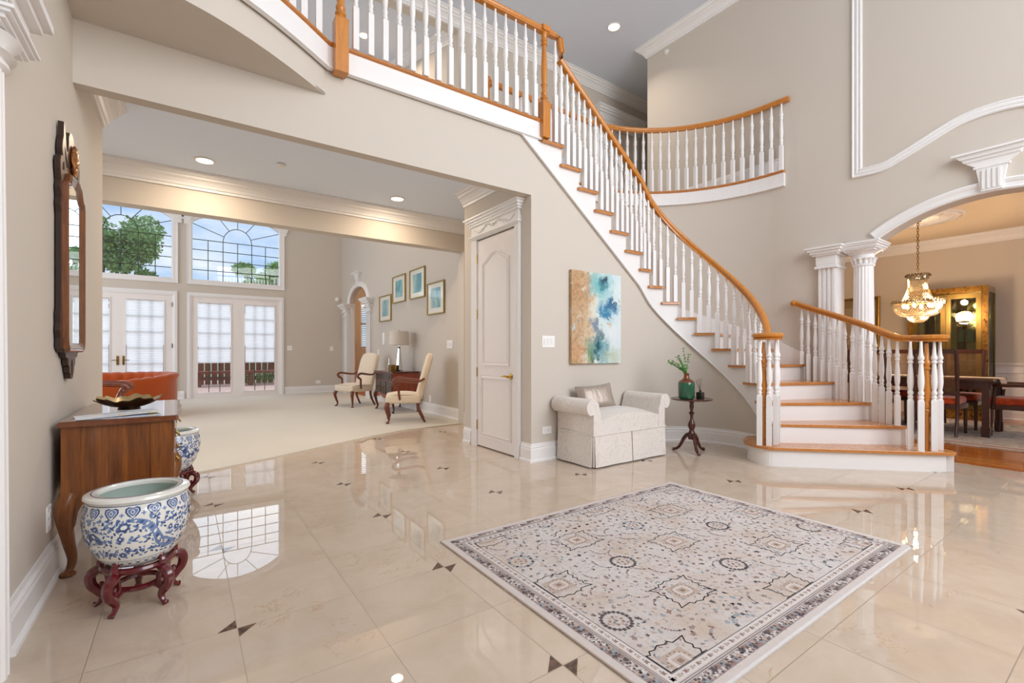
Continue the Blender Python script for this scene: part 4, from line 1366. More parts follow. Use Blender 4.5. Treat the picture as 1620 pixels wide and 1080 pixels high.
for _ in range(2600):
    a, b = rnd.uniform(fx0, fx1), rnd.uniform(fy0, fy1)
    if not inside(a, b, .02): continue
    ok = True
    for i, cx in enumerate(cols_):
        for j in range(3):
            cy = (1.0 + .655 * j) if i % 2 == 0 else (1.29 + .70 * j)
            if abs(a - cx) < .155 and abs(b - cy) < .125: ok = False
            cy = (1.30 + .655 * j) if i % 2 == 0 else (.98 + .665 * j)
            if math.hypot(a - cx, b - cy) < .088: ok = False
    if not ok: continue
    r_ = rnd.random()
    sz = .045 if r_ < .22 else .026
    if any(math.hypot(a - c[0], b - c[1]) < (sz + c[2]) * .8 for c in used): continue
    used.append((a, b, sz))
    if r_ < .22: leafspray(a, b, rnd.choice([.5, 2.4, .9, 2.0]), rnd.choice(['blue', 'mauve', 'tan']))
    else:
        blob(a, b, rnd.uniform(.009, .0155), rnd.choice(['mauve', 'brown', 'char', 'blue', 'tan', 'mauve', 'brown', 'tan']), rnd.choice([4, 5, 5]), .5, .0087, rnd.uniform(.9, 1.7), rnd.uniform(0, 3))
        if rnd.random() < .6: blob(a + rnd.uniform(-.014, .014), b + rnd.uniform(-.014, .014), .008, rnd.choice(['mauve', 'char', 'tan']), 4, .4, .0088)
for _ in range(2400):
    a, b = rnd.uniform(fx0, fx1), rnd.uniform(fy0, fy1)
    if inside(a, b, .012) and not any(math.hypot(a - c[0], b - c[1]) < c[2] for c in used): blob(a, b, rnd.uniform(.004, .008), rnd.choice(['mauve', 'tan', 'edge', 'blue']), 3, .3, .0085, 2, rnd.uniform(0, 3))
single('area_rug', rg, [rc[k] for k in RK], 'pale oriental rug with mauve border lying on the marble floor', 'rug', loc=(2.28, 1.63, 0), fix=False)


# ------------------------------------------------------------------ porcelain planters
blues = [simple('porcelain_white', 'e6e6df', .12, coat=.5), simple('cobalt_dark', '3b5388', .14, coat=.5, var=.25, vs=60), simple('cobalt_mid', '6d86b4', .14, coat=.5, var=.2, vs=60), simple('celadon_inside', 'bccac2', .2, coat=.3)]
PPROF = [(.105, 0), (.118, .012), (.135, .03), (.163, .08), (.182, .135), (.189, .19), (.187, .235), (.180, .265), (.176, .285)]
def prad(z_):
    for (r0, z0), (r1, z1) in zip(PPROF[:-1], PPROF[1:]):
        if z_ <= z1: return r0 + (r1 - r0) * (z_ - z0) / (z1 - z0)
    return PPROF[-1][0]


def planter(name, label, loc, seed, rot):
    rn = random.Random(seed)
    root = thing(name, label, 'planter', loc, rot, 'blue and white fish bowl planters')
    mb = MB()
    fine = smoothpath(PPROF, 4)
    prof = [(r, z_) for r, z_ in fine]
    mb.lathe(prof, (0, 0, 0), 64, caps=(1, 0))
    body = part('bowl', mb, blues, root, local=True)
    pt = MB()
    def sp(th, z_, off=.0008):
        z_ = min(.283, max(.002, z_)); r = prad(z_) + off; return (r * math.cos(th), r * math.sin(th), z_)
    def mot(th, z_, pts, col, off=.0008):
        r = prad(max(0, min(.28, z_))); pt.cur = col
        n = len(pts); vs = [sp(th + a / r, z_ + b, off) for a, b in pts] + [sp(th, z_, off)]
        pt.add(vs, [(i, (i + 1) % n, n) for i in range(n)]); pt.cur = 0
    def ell(a, b, rot_=0, n=10, jag=0, cx=0, cy=0):
        out_ = []
        for k in range(n):
            t_ = 2 * PI * k / n; q = 1 - jag * (k % 2); u, v = a * q * math.cos(t_), b * q * math.sin(t_)
            out_.append((cx + u * math.cos(rot_) - v * math.sin(rot_), cy + u * math.sin(rot_) + v * math.cos(rot_)))
        return out_
    # heart shaped lappets round the shoulder
    n = 16
    for k in range(n):
        th = 2 * PI * k / n
        hrt = lambda s: [(s * x_, s * y_) for x_, y_ in [(0, -1), (.6, -.45), (.95, .1), (.9, .6), (.5, .8), (0, .62), (-.5, .8), (-.9, .6), (-.95, .1), (-.6, -.45)]]
        mot(th, .252, hrt(.027), 1); mot(th, .2525, hrt(.020), 0, .0014); mot(th, .253, hrt(.017), 2, .002); mot(th, .254, ell(.007, .008, 0, 8), 0, .0026); mot(th, .254, ell(.004, .005, 0, 6), 1, .003)
        mot(th + PI / n, .244, ell(.010, .003, 0, 8), 2); mot(th + PI / n, .244, ell(.003, .010, 0, 8), 2)
    # line and key band at the foot
    for z_ in (.279, .040, .008):
        for k in range(64): mot(2 * PI * (k + .5) / 64, z_, [(-.0105, -.0015), (.0105, -.0015), (.0105, .0015), (-.0105, .0015)], 1)
    for k in range(30):
        th = 2 * PI * k / 30; mot(th, .024, [(-.0115, -.010), (.0115, -.010), (.0115, .010), (-.0115, .010)], 2)
        mot(th, .024, [(-.008, -.0065), (.008, -.0065), (.008, .0065), (-.008, .0065)], 0, .0014); mot(th, .024, [(-.005, -.0035), (.006, -.0035), (.006, .0035), (-.005, .0035)], 1, .002)
    # two winding beasts and two long tailed birds
    centres = []
    for q, th0 in enumerate((0, PI / 2, PI, 3 * PI / 2)):
        for k in range(26):
            u = k / 25
            if q % 2 == 0:
                a = -.10 + .2 * u; b = .03 * math.sin(u * 9) - .05 * u + .03; w_ = .024 * (1 - .55 * abs(u - .4))
            else:
                a = -.085 + .17 * u + .02 * math.sin(u * 5); b = .075 - .15 * u + .015 * math.sin(u * 8); w_ = .022 * (.5 + .8 * u)
            r = .185
            mot(th0 + a / r, .145 + b, ell(w_, w_ * .8, u * 3, 10, .25), 2 if q % 2 else (1 if k % 3 else 2), .001 + .00006 * k)
            if k % 2 == 0: mot(th0 + a / r, .145 + b, ell(w_ * .5, w_ * .3, u * 3, 8), 0 if k % 4 else 1, .0034)
            centres.append((th0 + a / r, .145 + b))
        hz = .205; mot(th0 + (-.105 if q % 2 == 0 else -.1) / .185, hz - .01, ell(.026, .022, .4, 14, .3), 1, .003); mot(th0 + (-.105 if q % 2 == 0 else -.1) / .185, hz - .01, ell(.012, .009, .4, 8), 0, .0036)
    # filler sprigs and blossoms
    placed = []
    for _ in range(2600):
        th = rn.uniform(0, 2 * PI); z_ = rn.uniform(.052, .226)
        r = prad(z_)
        if any(abs(((th - c[0] + PI) % (2 * PI)) - PI) * r < .017 and abs(z_ - c[1]) < .016 for c in centres): continue
        if any(math.hypot((((th - c[0] + PI) % (2 * PI)) - PI) * r, z_ - c[1]) < c[2] for c in placed): continue
        big = rn.random() < .07
        placed.append((th, z_, .026 if big else .0138))
        if big:
            mot(th, z_, ell(.016, .015, 0, 16, .2), 2, .001); mot(th, z_, ell(.010, .0095, 0, 10), 1, .0016); mot(th, z_, ell(.004, .004, 0, 6), 0, .0022)
        else:
            ro = rn.uniform(0, 3.1)
            mot(th, z_, ell(rn.uniform(.009, .015), rn.uniform(.004, .0065), ro, 8), rn.choice([1, 2, 2]))
            mot(th + .02, z_ + .004, ell(.008, .004, ro + 1.2, 7), rn.choice([1, 2]), .0012)
    part('painted_decoration', pt, blues, body, local=True, fix=False)
    rm = MB()
    rm.lathe([(.174, .283), (.184, .287), (.1885, .295), (.186, .304), (.176, .309), (.150, .3115), (.141, .308), (.139, .300), (.141, .290)], (0, 0, 0), 64, caps=(0, 0))
    rim = part('rim', rm, blues[0], root, local=True)
    part('rim_line', MB().lathe([(.158, .3111), (.161, .3112), (.161, .3117), (.158, .3117), (.158, .3111)], (0, 0, 0), 64), blues[1], rim, local=True)
    ins = MB(); ins.lathe([(0, .014), (.09, .016), (.13, .05), (.165, .12), (.175, .18), (.168, .245), (.145, .285), (.141, .295)], (0, 0, 0), 48, caps=(0, 0))
    part('glazed_inside', ins, blues[3], root, local=True, fix=False)
    return root


def stand(label, loc, rot):
    o = thing('planter_stand', label, 'plant stand', loc, rot, 'carved red wooden planter stands')
    m_ = M['rosewood']
    part('top_ring', MB().lathe([(.092, .166), (.118, .160), (.132, .166), (.136, .176), (.130, .186), (.118, .188), (.110, .180), (.092, .178), (.092, .166)], (0, 0, 0), 40), m_, o, local=True)
    part('lower_ring', MB().lathe([(.070, .075), (.070, .088), (.078, .094), (.086, .088), (.088, .078), (.080, .070), (.070, .075)], (0, 0, 0), 36), m_, o, local=True)
    for k in range(5):
        a = 2 * PI * k / 5; ca, sa = math.cos(a), math.sin(a)
        def P(r, z_): return (r * ca, r * sa, z_)
        lg = MB()
        path = smoothpath([P(.125, .215), P(.138, .190), P(.128, .165), P(.150, .155), P(.172, .135), P(.168, .095), P(.140, .060), P(.128, .038), P(.142, .014), P(.158, .006)], 4)
        n = len(path); rs = [.010 + .011 * math.sin(PI * min(1, i / (n - 1) * 1.15)) for i in range(n)]
        rs[-1] = .012; rs[-2] = .014
        lg.tube(path, rs, 8)
        lg.ball(P(.128, .213), .015, 1, 1, 1)
        lg.tube(smoothpath([P(.140, .150), P(.118, .135), P(.112, .105), P(.120, .085), P(.135, .082), P(.132, .100)], 4), .009, 7)
        lg.tube([P(.084, .082), P(.105, .080), P(.130, .070)], .010, 7)
        part('leg', lg, m_, o, local=True)
    return o


s1 = stand('carved red stand under the nearer fish bowl, on the marble before the walnut chest', (-.165, 2.65, 0), R(238))
planter('fish_bowl_planter', 'nearer blue and white porcelain fish bowl, in front of the walnut chest', (-.165, 2.65, .1885), 5, R(200))
s2 = dup(s1, (-.085, 4.45, 0), R(200), 'carved red stand mostly hidden beyond the walnut chest')
p1 = [o for o in bpy.data.objects if o.name.startswith('fish_bowl_planter')][0]
dup(p1, (-.085, 4.45, .1885), R(130), 'farther blue and white porcelain fish bowl, peeking out behind the walnut chest')


# ------------------------------------------------------------------ shared furniture pieces
def cabriole(mb, x_, y_, zt, dx_, dy_, s=1.0, foot=True):
    """curved leg from knee height zt down to z=0, bowing towards (dx_, dy_)"""
    def P(o_, z_): return (x_ + dx_ * o_, y_ + dy_ * o_, z_)
    pth = smoothpath([P(0, zt), P(.03 * s, zt * .88), P(.042 * s, zt * .72), P(.014 * s, zt * .42), P(-.012 * s, zt * .2), P(0, zt * .09), P(.014 * s, .022), P(.018 * s, .004)], 4)
    n = len(pth); rs = []
    for i in range(n):
        u = i / (n - 1); r = .013 + .024 * max(0, 1 - u * 1.25) ** 1.3 + .006 * math.exp(-((u - .22) / .12) ** 2)
        if u > .86: r = .015 + .05 * (u - .86)
        rs.append(r * s)
    mb.tube(pth, rs, 10)
    if foot: mb.lathe([(.022 * s, 0), (.028 * s, .004), (.028 * s, .014), (.018 * s, .024)], P(.018 * s, 0), 12)


# ------------------------------------------------------------------ walnut chest against the left wall
ch = thing('chest', 'walnut chest on cabriole legs against the left wall, under the fretwork mirror', 'chest', (-.27, 3.59, 0))
cx0, cx1, cy0, cy1, cz0, cz1 = -.49, -.055, 3.11, 4.07, .38, .735
bd = MB().box(cx0, cx1, cy0, cy1, cz0, cz1)
for (ya, yb, xa, xb) in ((cy0 - .006, cy0, cx0, cx0 + .07), (cy0 - .006, cy0, cx1 - .09, cx1)):
    bd.box(xa, xb, ya, yb, cz0, cz1)
ap = [(cy0, cz0), (cy0, .33), (cy0 + .06, .30), (cy0 + .14, .34), (cy0 + .25, .37), (3.45, .35), (3.59, .31), (3.73, .35), (cy1 - .25, .37), (cy1 - .14, .34), (cy1 - .06, .30), (cy1, .33), (cy1, cz0)]
bd.extr([(cx1 - .02, a, b) for a, b in ap], (.02, 0, 0))
part('body', bd, M['walnut'], ch)
tp_ = MB()
tpoly = [(-.50, 3.08), (-.06, 3.08), (-.035, 3.085), (-.025, 3.11), (-.028, 3.3), (-.015, 3.45), (-.015, 3.73), (-.028, 3.88), (-.025, 4.07), (-.035, 4.095), (-.06, 4.10), (-.50, 4.10)]
tp_.prism(tpoly, .735, .757)
tp_.prism([(a + (.004 if a < -.2 else -.006), b + (.006 if b < 3.5 else -.006)) for a, b in tpoly], .757, .762)
part('top', tp_, M['walnuty'], ch)
for (lx, ly, sx, sy) in ((cx0 + .03, cy0 + .03, -.4, -.5), (cx1 - .03, cy0 + .03, .7, -.7), (cx0 + .03, cy1 - .03, 0, 1), (cx1 - .03, cy1 - .03, .7, .7)):
    lg = MB(); cabriole(lg, lx, ly, .40, sx, sy, 1.15)
    ix, iy = (1 if lx < -.27 else -1), (1 if ly < 3.6 else -1)
    ex, ey = lx - ix * .028, ly - iy * .028
    pr2 = [(0, .385), (.14, .385), (.115, .362), (.075, .345), (.058, .31), (.05, .25), (.03, .2), (.004, .2), (-.008, .30)]
    lg.extr([(ex + ix * a, ey, b) for a, b in pr2], (0, iy * .022, 0)); lg.extr([(ex, ey + iy * a, b) for a, b in pr2], (ix * .022, 0, 0))
    part('leg', lg, M['walnut'], ch)
for r_ in range(2):
    for c_ in range(2 if r_ else 1):
        y0 = cy0 + .05 + c_ * .44; y1 = (cy1 - .05) if not r_ else y0 + .41
        z0 = .405 + (1 - r_) * .165; z1 = z0 + .15
        dr = part('drawer', MB().rbox(cx1 - .005, cx1 + .012, y0, y1, z0, z1, .005), M['walnut'], ch)
        for q in ((y0 + .1, y1 - .1) if not r_ else ((y0 + y1) / 2,)):
            zc_ = (z0 + z1) / 2
            hm = MB().extr([(cx1 + .012, q + a, zc_ + b) for a, b in [(-.035, .01), (-.02, .022), (0, .016), (.02, .022), (.035, .01), (.025, -.015), (0, -.026), (-.025, -.015)]], (.003, 0, 0))
            hm.tube([(cx1 + .016, q - .028, zc_ + .006), (cx1 + .03, q - .026, zc_ - .012), (cx1 + .034, q, zc_ - .02), (cx1 + .03, q + .026, zc_ - .012), (cx1 + .016, q + .028, zc_ + .006)], .004, 6)
            part('pull', hm, M['obrass'], dr)

# folded papers and scalloped dish on it
pm = bpy.data.materials.new('printed_paper'); pm.use_nodes = True; t = NT(pm.node_tree); co = t.coord()
t.out(t.bsdf(t.ramp(t.noise(co, 9, 3), [(.45, 'e9edf2'), (.55, 'c7d6ea'), (.6, 'eef0ee'), (.68, 'd8c98f'), (.7, 'eeeeec')]), .5))
pp_ = MB()
for k in range(3):
    a = R(6 + 3 * k); c, s = math.cos(a), math.sin(a)
    q = [(-.17, -.10), (.17, -.10), (.17, .10), (-.17, .10)]
    vs = [(-.285 + u * c - v * s, 3.22 + u * s + v * c, .7625 + k * .002 + (.012 if (u > 0 and k == 2) else 0)) for u, v in q]
    pp_.extr(vs, (0, 0, .0015))
single('folded_papers', pp_, pm, 'white printed papers lying on the near end of the walnut chest', 'papers')
ds = MB(); N = 72; RR = 10; vs = []; fs = []
for i in range(RR + 1):
    u = i / RR
    for k in range(N):
        a = 2 * PI * k / N; lob = 1 + .06 * math.sin(a * 14) * u ** 2
        r = .15 * u * lob; z_ = .012 + .052 * u ** 2.4 + .005 * math.sin(a * 14) * u ** 3
        vs.append((-.262 + r * math.cos(a) * 1.0, 3.50 + r * math.sin(a) * 1.15, .772 + z_ + .008 * math.sin(a * 5 + 1) * u ** 3))
for i in range(RR):
    for k in range(N):
        fs.append((i * N + k, i * N + (k + 1) % N, (i + 1) * N + (k + 1) % N, (i + 1) * N + k))
ds.smooth = True; ds.add(vs, fs)
b0 = len(ds.v); ds.cur = 1; ds.add([(v[0], v[1], v[2] - .005) for v in vs], [tuple(reversed(f)) for f in fs])
ds.add([vs[RR * N + k] for k in range(N)] + [(v[0], v[1], v[2] - .005) for v in vs[RR * N:]], [(k, (k + 1) % N, N + (k + 1) % N, N + k) for k in range(N)])
ds.lathe([(.055, .768), (.05, .780), (.03, .785)], (-.262, 3.50, 0), 24)
gm = bpy.data.materials.new('aged_gold_dish'); gm.use_nodes = True; t = NT(gm.node_tree); nrm = t.node('ShaderNodeNewGeometry').outputs['Normal']
t.out(t.bsdf(t.mix(t.noise(t.coord(), 30, 4), '8d7850', 'cdb98c'), .38, .65, .5, t.bump(t.noise(t.coord(), 60, 3), .3, .004)))
dish = single('scalloped_dish', ds, [gm, simple('dark_bronze', '4a3622', .3, metal=.6, var=.3, vs=20)], 'scalloped gold metal dish standing on the walnut chest', 'dish', loc=(-.262, 3.50, .768), fix=False)

# ------------------------------------------------------------------ wall mirror
MX, MY = -.53, 3.45
mr = thing('wall_mirror', 'tall wall mirror in brown fretwork frame with gilt carving, above the walnut chest', 'mirror', (MX, MY, 1.6))
hf = [(0, .955), (.03, .96), (.04, .985), (.058, .99), (.066, 1.02), (.095, 1.035), (.10, 1.07), (.15, 1.072), (.165, 1.095), (.22, 1.10), (.262, 1.125), (.258, 1.17), (.275, 1.21), (.262, 1.25), (.27, 1.29), (.252, 1.33), (.252, 1.80), (.268, 1.84), (.255, 1.88), (.272, 1.92), (.258, 1.96), (.278, 2.01), (.285, 2.05), (.26, 2.085), (.225, 2.09), (.238, 2.13), (.225, 2.17), (.205, 2.2), (.20, 2.275), (.17, 2.262), (.155, 2.2), (.135, 2.15), (.105, 2.15), (.08, 2.19), (.075, 2.24), (.045, 2.275), (0, 2.285)]
ol = [(MY + a, b) for a, b in hf] + [(MY - a, b) for a, b in hf[::-1][1:-1]]
part('fretwork_board', MB().extr([(MX + .006, a, b) for a, b in ol], (.020, 0, 0)), simple('dark_edge', '2c1a14', .35), mr)
part('fretwork_face', MB().extr([(MX + .026, a, b) for a, b in ol], (.004, 0, 0)), simple('carved_mahogany', '50301f', .38, var=.3, vs=9), mr)
fr = MB()
fo = [(-.25, 1.17), (-.235, 1.12), (-.20, 1.10), (.20, 1.10), (.235, 1.12), (.25, 1.17), (.25, 1.93), (.235, 1.965), (.19, 1.975), (.165, 2.0), (.14, 2.03), (0, 2.045), (-.14, 2.03), (-.165, 2.0), (-.19, 1.975), (-.235, 1.965), (-.25, 1.93)]
band(fr, [(MY + a, b) for a, b in fo], [(0, .028), (0, .046), (.008, .054), (.018, .049), (.022, .053), (.032, .047), (.036, .049), (.048, .041), (.055, .036), (.055, .028)], lambda a, b, h_: (MX + h_, a, b), True)
part('frame', fr, M['mirwood'], mr)
gi = [(a * .80, 1.10 + (b - 1.10) * .945 + .026) for a, b in fo]
part('glass', MB().extr([(MX + .034, MY + a, b) for a, b in gi], (.006, 0, 0)), M['mirror'], mr)
gc = MB()
for k in range(13):
    u = k / 12; gc.ball((MX + .04, MY + .012 * math.sin(k * 2.3), 2.06 + .15 * u), .02 + .018 * math.sin(u * PI), .5, 1.2 - .5 * u, .8, 10, 6)
for s in (-1, 1):
    gc.tube(smoothpath([(MX + .036, MY + s * .01, 2.06), (MX + .045, MY + s * .05, 2.09), (MX + .04, MY + s * .06, 2.13), (MX + .036, MY + s * .035, 2.17)], 4), [.006] * 13, 6)
part('gilt_carving', gc, M['gilt'], mr)
def gap(pts): part('hole_shade_inlay', MB().extr(pts, (.0012, 0, 0)), M['black'], mr)  # black inlay on solid board; the shade inside pierced holes put in as colour
for s in (-1, 1):
    gap([(MX + .0302, MY + s * a, b) for a, b in [(.10, 2.07), (.14, 2.06), (.17, 2.09), (.18, 2.15), (.16, 2.13), (.13, 2.10)]])
    gap([(MX + .0302, MY + s * a, b) for a, b in [(.195, 2.03), (.235, 2.02), (.225, 2.06), (.20, 2.07)]])
gap([(MX + .0302, MY + a, b) for a, b in [(-.008, .975), (.008, .975), (.012, 1.02), (.018, 1.035), (.006, 1.06), (-.006, 1.06), (-.018, 1.035), (-.012, 1.02)]])


# ------------------------------------------------------------------ bench
dm = bpy.data.materials.new('damask_upholstery'); dm.use_nodes = True; t = NT(dm.node_tree); co = t.coord()
wv = t.node('ShaderNodeTexVoronoi', feature='SMOOTH_F1'); t.put(wv.inputs['Vector'], t.vm('ADD', co, t.vm('MULTIPLY', t.noise(co, 7, 2, out='Color'), (.16, .16, .16)))); wv.inputs['Scale'].default_value = 8
sw = t.math('SINE', t.math('MULTIPLY', wv.outputs['Distance'], 42))
cc = t.mix(t.ramp(sw, [(.45, 0.0), (.75, 1.0)]), 'e0d9d2', 'd9d1ca')
t.out(t.bsdf(cc, .8, 0, .2, t.bump(t.math('ADD', t.math('MULTIPLY', sw, .3), t.noise(co, 400, 2)), .12, .003), sheen=.25)); M['damask'] = dm
bn = thing('bench', 'small cream damask bench with rolled arms and a skirt, below the canvas painting', 'bench', (3.68, 3.39, 0))
bx0, bx1, by0, by1 = 3.15, 4.215, 3.135, 3.645
part('seat_base', MB().rbox(bx0 + .02, bx1 - .02, by0 + .02, by1 - .01, .05, .42, .02), M['damask'], bn)
st = MB(); n = 16; vs = []; fs = []
for i in range(n + 1):
    for j in range(9):
        u, v = i / n, j / 8
        x_ = bx0 + .10 + (bx1 - bx0 - .20) * u; y_ = by0 + .0 + (by1 - by0 - .01) * v
        z_ = .41 + .125 * (math.sin(PI * (.06 + .88 * u))) ** .55 * (math.sin(PI * (.12 + .80 * v))) ** .45
        vs.append((x_, y_, z_))
for i in range(n):
    for j in range(8): fs.append((i * 9 + j, (i + 1) * 9 + j, (i + 1) * 9 + j + 1, i * 9 + j + 1))
st.smooth = True; st.add(vs, fs); st.smooth = False
bt_ = [vs[i * 9] for i in range(n + 1)]
st.add(bt_ + [(p[0], p[1], .30) for p in bt_], [(i, i + 1, n + 2 + i, n + 1 + i) for i in range(n)])
part('seat', st, M['damask'], bn)
for s, xa in ((-1, bx0), (1, bx1)):
    am = MB()
    pr = [(0, .30), (0, .50)]
    c0 = (xa + s * -.0, .575)
    pol = [(xa, .30), (xa + s * .0, .51)] + [(c0[0] + s * (.008 + .080 * math.cos(R(a))), c0[1] + .080 * math.sin(R(a))) for a in range(-70, 200, 18)] + [(xa - s * .10, .50), (xa - s * .105, .30)]
    am.smooth = True; am.extr([(a, by0 - .005, b) for a, b in pol], (0, by1 - by0 + .005, 0)); am.smooth = False
    part('arm', am, M['damask'], bn, angle=50)
sk = MB()
def skp(a, b, fl=.014, zb=.012, zt=.31):
    """hanging skirt panel between plan points a and b, flaring outwards"""
    d = Vector((b[0] - a[0], b[1] - a[1])).normalized(); nn = Vector((d.y, -d.x)); K = 8; vs = []
    for i in range(K + 1):
        u = i / K; x_ = a[0] + (b[0] - a[0]) * u; y_ = a[1] + (b[1] - a[1]) * u
        wob = .004 * math.sin(u * 9)
        vs += [(x_, y_, zt), (x_ + nn.x * (fl + wob), y_ + nn.y * (fl + wob), zb), (x_ - nn.x * .006, y_ - nn.y * .006, zt), (x_ + nn.x * (fl + wob - .006), y_ + nn.y * (fl + wob - .006), zb)]
    fs = []
    for i in range(K):
        q = i * 4; r_ = q + 4; fs += [(q, q + 1, r_ + 1, r_), (q + 2, r_ + 2, r_ + 3, q + 3), (q, r_, r_ + 2, q + 2), (q + 1, q + 3, r_ + 3, r_ + 1)]
    fs += [(0, 2, 3, 1), (K * 4, K * 4 + 1, K * 4 + 3, K * 4 + 2)]
    sk.add(vs, fs)
mx_ = (bx0 + bx1) / 2
skp((bx0 + .012, by0 - .008), (mx_ - .006, by0 - .008)); skp((mx_ + .006, by0 - .008), (bx1 - .004, by0 - .008))
skp((bx0 - .008, by1 - .01), (bx0 - .008, by0 + .008)); skp((bx1 + .008, by0 + .004), (bx1 + .008, by1 - .01))
sk.box(bx0 + .0, bx0 + .05, by0 - .002, by0 + .03, .012, .31)
part('skirt', sk, M['damask'], bn)
part('skirt_welt', MB().tube([(bx0 - .012, by1 - .02, .312), (bx0 - .012, by0 - .012, .312), (bx1 + .012, by0 - .012, .312), (bx1 + .012, by1 - .02, .312)], .006, 6), M['damask'], bn)
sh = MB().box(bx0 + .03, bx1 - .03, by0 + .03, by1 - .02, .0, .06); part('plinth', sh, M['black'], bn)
# pillow
pw = MB(); n = 14; vs = []; fs = []
W_, H_ = .43, .27
for s in (1, -1):
    for i in range(n + 1):
        for j in range(n + 1):
            u, v = i / n * 2 - 1, j / n * 2 - 1
            pinch = 1 - .10 * (1 - abs(v)) ** .8 * 0 - .07 * (u * u) * (1 - v * v)
            pin2 = 1 - .09 * (1 - u * u) * abs(v) ** 2
            t_ = .07 * max(0, (1 - u ** 4) * (1 - v ** 4)) ** .5
            vs.append((u * W_ / 2 * (1 - .05 * (1 - v * v)), s * t_, v * H_ / 2 * pin2))
for s in range(2):
    b = s * (n + 1) ** 2
    for i in range(n):
        for j in range(n):
            q = (b + i * (n + 1) + j, b + (i + 1) * (n + 1) + j, b + (i + 1) * (n + 1) + j + 1, b + i * (n + 1) + j + 1); fs.append(q if s else q[::-1])
pw.smooth = True; pw.add(vs, fs)
sat = bpy.data.materials.new('taupe_satin'); sat.use_nodes = True; t = NT(sat.node_tree); co = t.coord()
t.out(t.bsdf('a99a8d', .36, .25, .5, t.bump(t.noise(t.vm('MULTIPLY', co, (6, 6, 1.5)), 3, 3), .35, .03), sheen=.3))
Mx = Matrix.Translation((3.55, 3.5, .625)) @ Matrix.Rotation(R(-14), 4, 'Z') @ Matrix.Rotation(R(-4), 4, 'Y') @ Matrix.Rotation(R(-20), 4, 'X')
pw.xf(Mx)
cu = thing('cushion', 'taupe satin cushion leaning back on the cream bench', 'cushion', (3.55, 3.5, .5))
part('cover', pw, sat, cu, angle=60)
edge = []
for k in range(57):
    q = k / 56 * 4; s = int(min(3, q)); f_ = q - s
    u, v = [( -1 + 2 * f_, -1), (1, -1 + 2 * f_), (1 - 2 * f_, 1), (-1, 1 - 2 * f_)][s]
    edge.append(Mx @ Vector((u * W_ / 2 * (1 - .05 * (1 - v * v)), 0, v * H_ / 2 * (1 - .09 * (1 - u * u) * abs(v) ** 2))))
part('piping', MB().tube(edge[:-1], .004, 6, closed=True), simple('grey_piping', '8c827c', .5), cu)
part('care_tag', MB().box(3.372, 3.376, 3.44, 3.455, .56, .60), M['plastic'], cu)

# ------------------------------------------------------------------ canvas painting
am_ = bpy.data.materials.new('abstract_canvas'); am_.use_nodes = True; t = NT(am_.node_tree)
co = t.coord('Object'); x, y, z = t.sep(co)
U = t.math('DIVIDE', x, .763); V = t.math('DIVIDE', z, .999)      # 0..1 from lower left
nv = t.sep(t.noise(co, 4.5, 6, .62, .4, out='Color'))
nv2 = t.sep(t.noise(co, 14, 5, .65, .3, out='Color'))
Ud = t.math('ADD', U, t.math('ADD', t.math('MULTIPLY', t.math('SUBTRACT', nv[0], .5), .42), t.math('MULTIPLY', t.math('SUBTRACT', nv2[0], .5), .30)))
Vd = t.math('ADD', V, t.math('ADD', t.math('MULTIPLY', t.math('SUBTRACT', nv[1], .5), .30), t.math('MULTIPLY', t.math('SUBTRACT', nv2[1], .5), .24)))
def bl(cx, cy, rx, ry, soft=1.0):
    a = t.math('DIVIDE', t.math('SUBTRACT', Ud, cx), rx); b = t.math('DIVIDE', t.math('SUBTRACT', Vd, cy), ry)
    d = t.math('ADD', t.math('MULTIPLY', a, a), t.math('MULTIPLY', b, b))
    return t.math('SUBTRACT', 1.0, d, clamp=True)
col = t.ramp(Ud, [(.12, 'c2a27c'), (.24, 'd3bd9f'), (.33, 'c9b08e'), (.42, 'd9d3c2'), (.52, 'cfdcda'), (.75, 'c4dbe0'), (1, 'd3e0e3')])
for cx, cy, rx, ry, c_, f_ in [(.55, .86, .34, .2, '5fb0b5', .9), (.62, .90, .12, .09, '2b5f76', .9), (.66, .93, .06, .05, '1c2f45', .9), (.15, .75, .3, .25, 'b98f66', .8), (.1, .45, .22, .3, 'c0a07e', .8), (.74, .62, .3, .10, '3b8fae', .9), (.80, .66, .14, .08, '1f5f8e', .9), (.66, .57, .16, .05, '2377a3', .9), (.86, .69, .1, .03, '2a3340', .8), (.75, .47, .08, .05, 'c58f57', .8), (.45, .42, .12, .08, '4b6d97', .8), (.5, .3, .10, .2, '6a7d88', .8), (.5, .2, .2, .14, '2c6d78', .9), (.52, .18, .09, .08, '1d2a38', .9), (.35, .16, .14, .13, '5fa08e', .8), (.42, .06, .12, .09, '4f7a3a', .9), (.48, .04, .05, .06, '1f4423', .9), (.62, .1, .16, .14, '3f93a8', .85), (.82, .33, .3, .18, 'dfe4e6', .8), (.82, .08, .3, .12, 'b7b98f', .6), (.12, .12, .2, .12, 'c79b74', .8), (.06, .4, .05, .04, 'bcd9df', .9)]:
    col = t.mix(t.math('MULTIPLY', bl(cx, cy, rx, ry), f_), col, c_)
tanm = t.math('MULTIPLY', t.ramp(Ud, [(.3, 1.0), (.42, 0.0)]), t.ramp(t.noise(co, 22, 5, .7, .6), [(.48, 0.0), (.6, 1.0)]))
col = t.mix(t.math('MULTIPLY', tanm, .55), col, '92704f')
col = t.mix(t.math('MULTIPLY', t.ramp(t.noise(co, 7, 6, .7, 1.2), [(.56, 0.0), (.7, 1.0)]), .75), col, 'e9ebe8')
spk = t.math('GREATER_THAN', t.noise(co, 60, 4, .7), .64)
col = t.mix(t.math('MULTIPLY', spk, .22), col, '8a6f55')
t.out(t.bsdf(col, .55, 0, .3, t.bump(t.noise(co, 220, 3), .25, .002)))
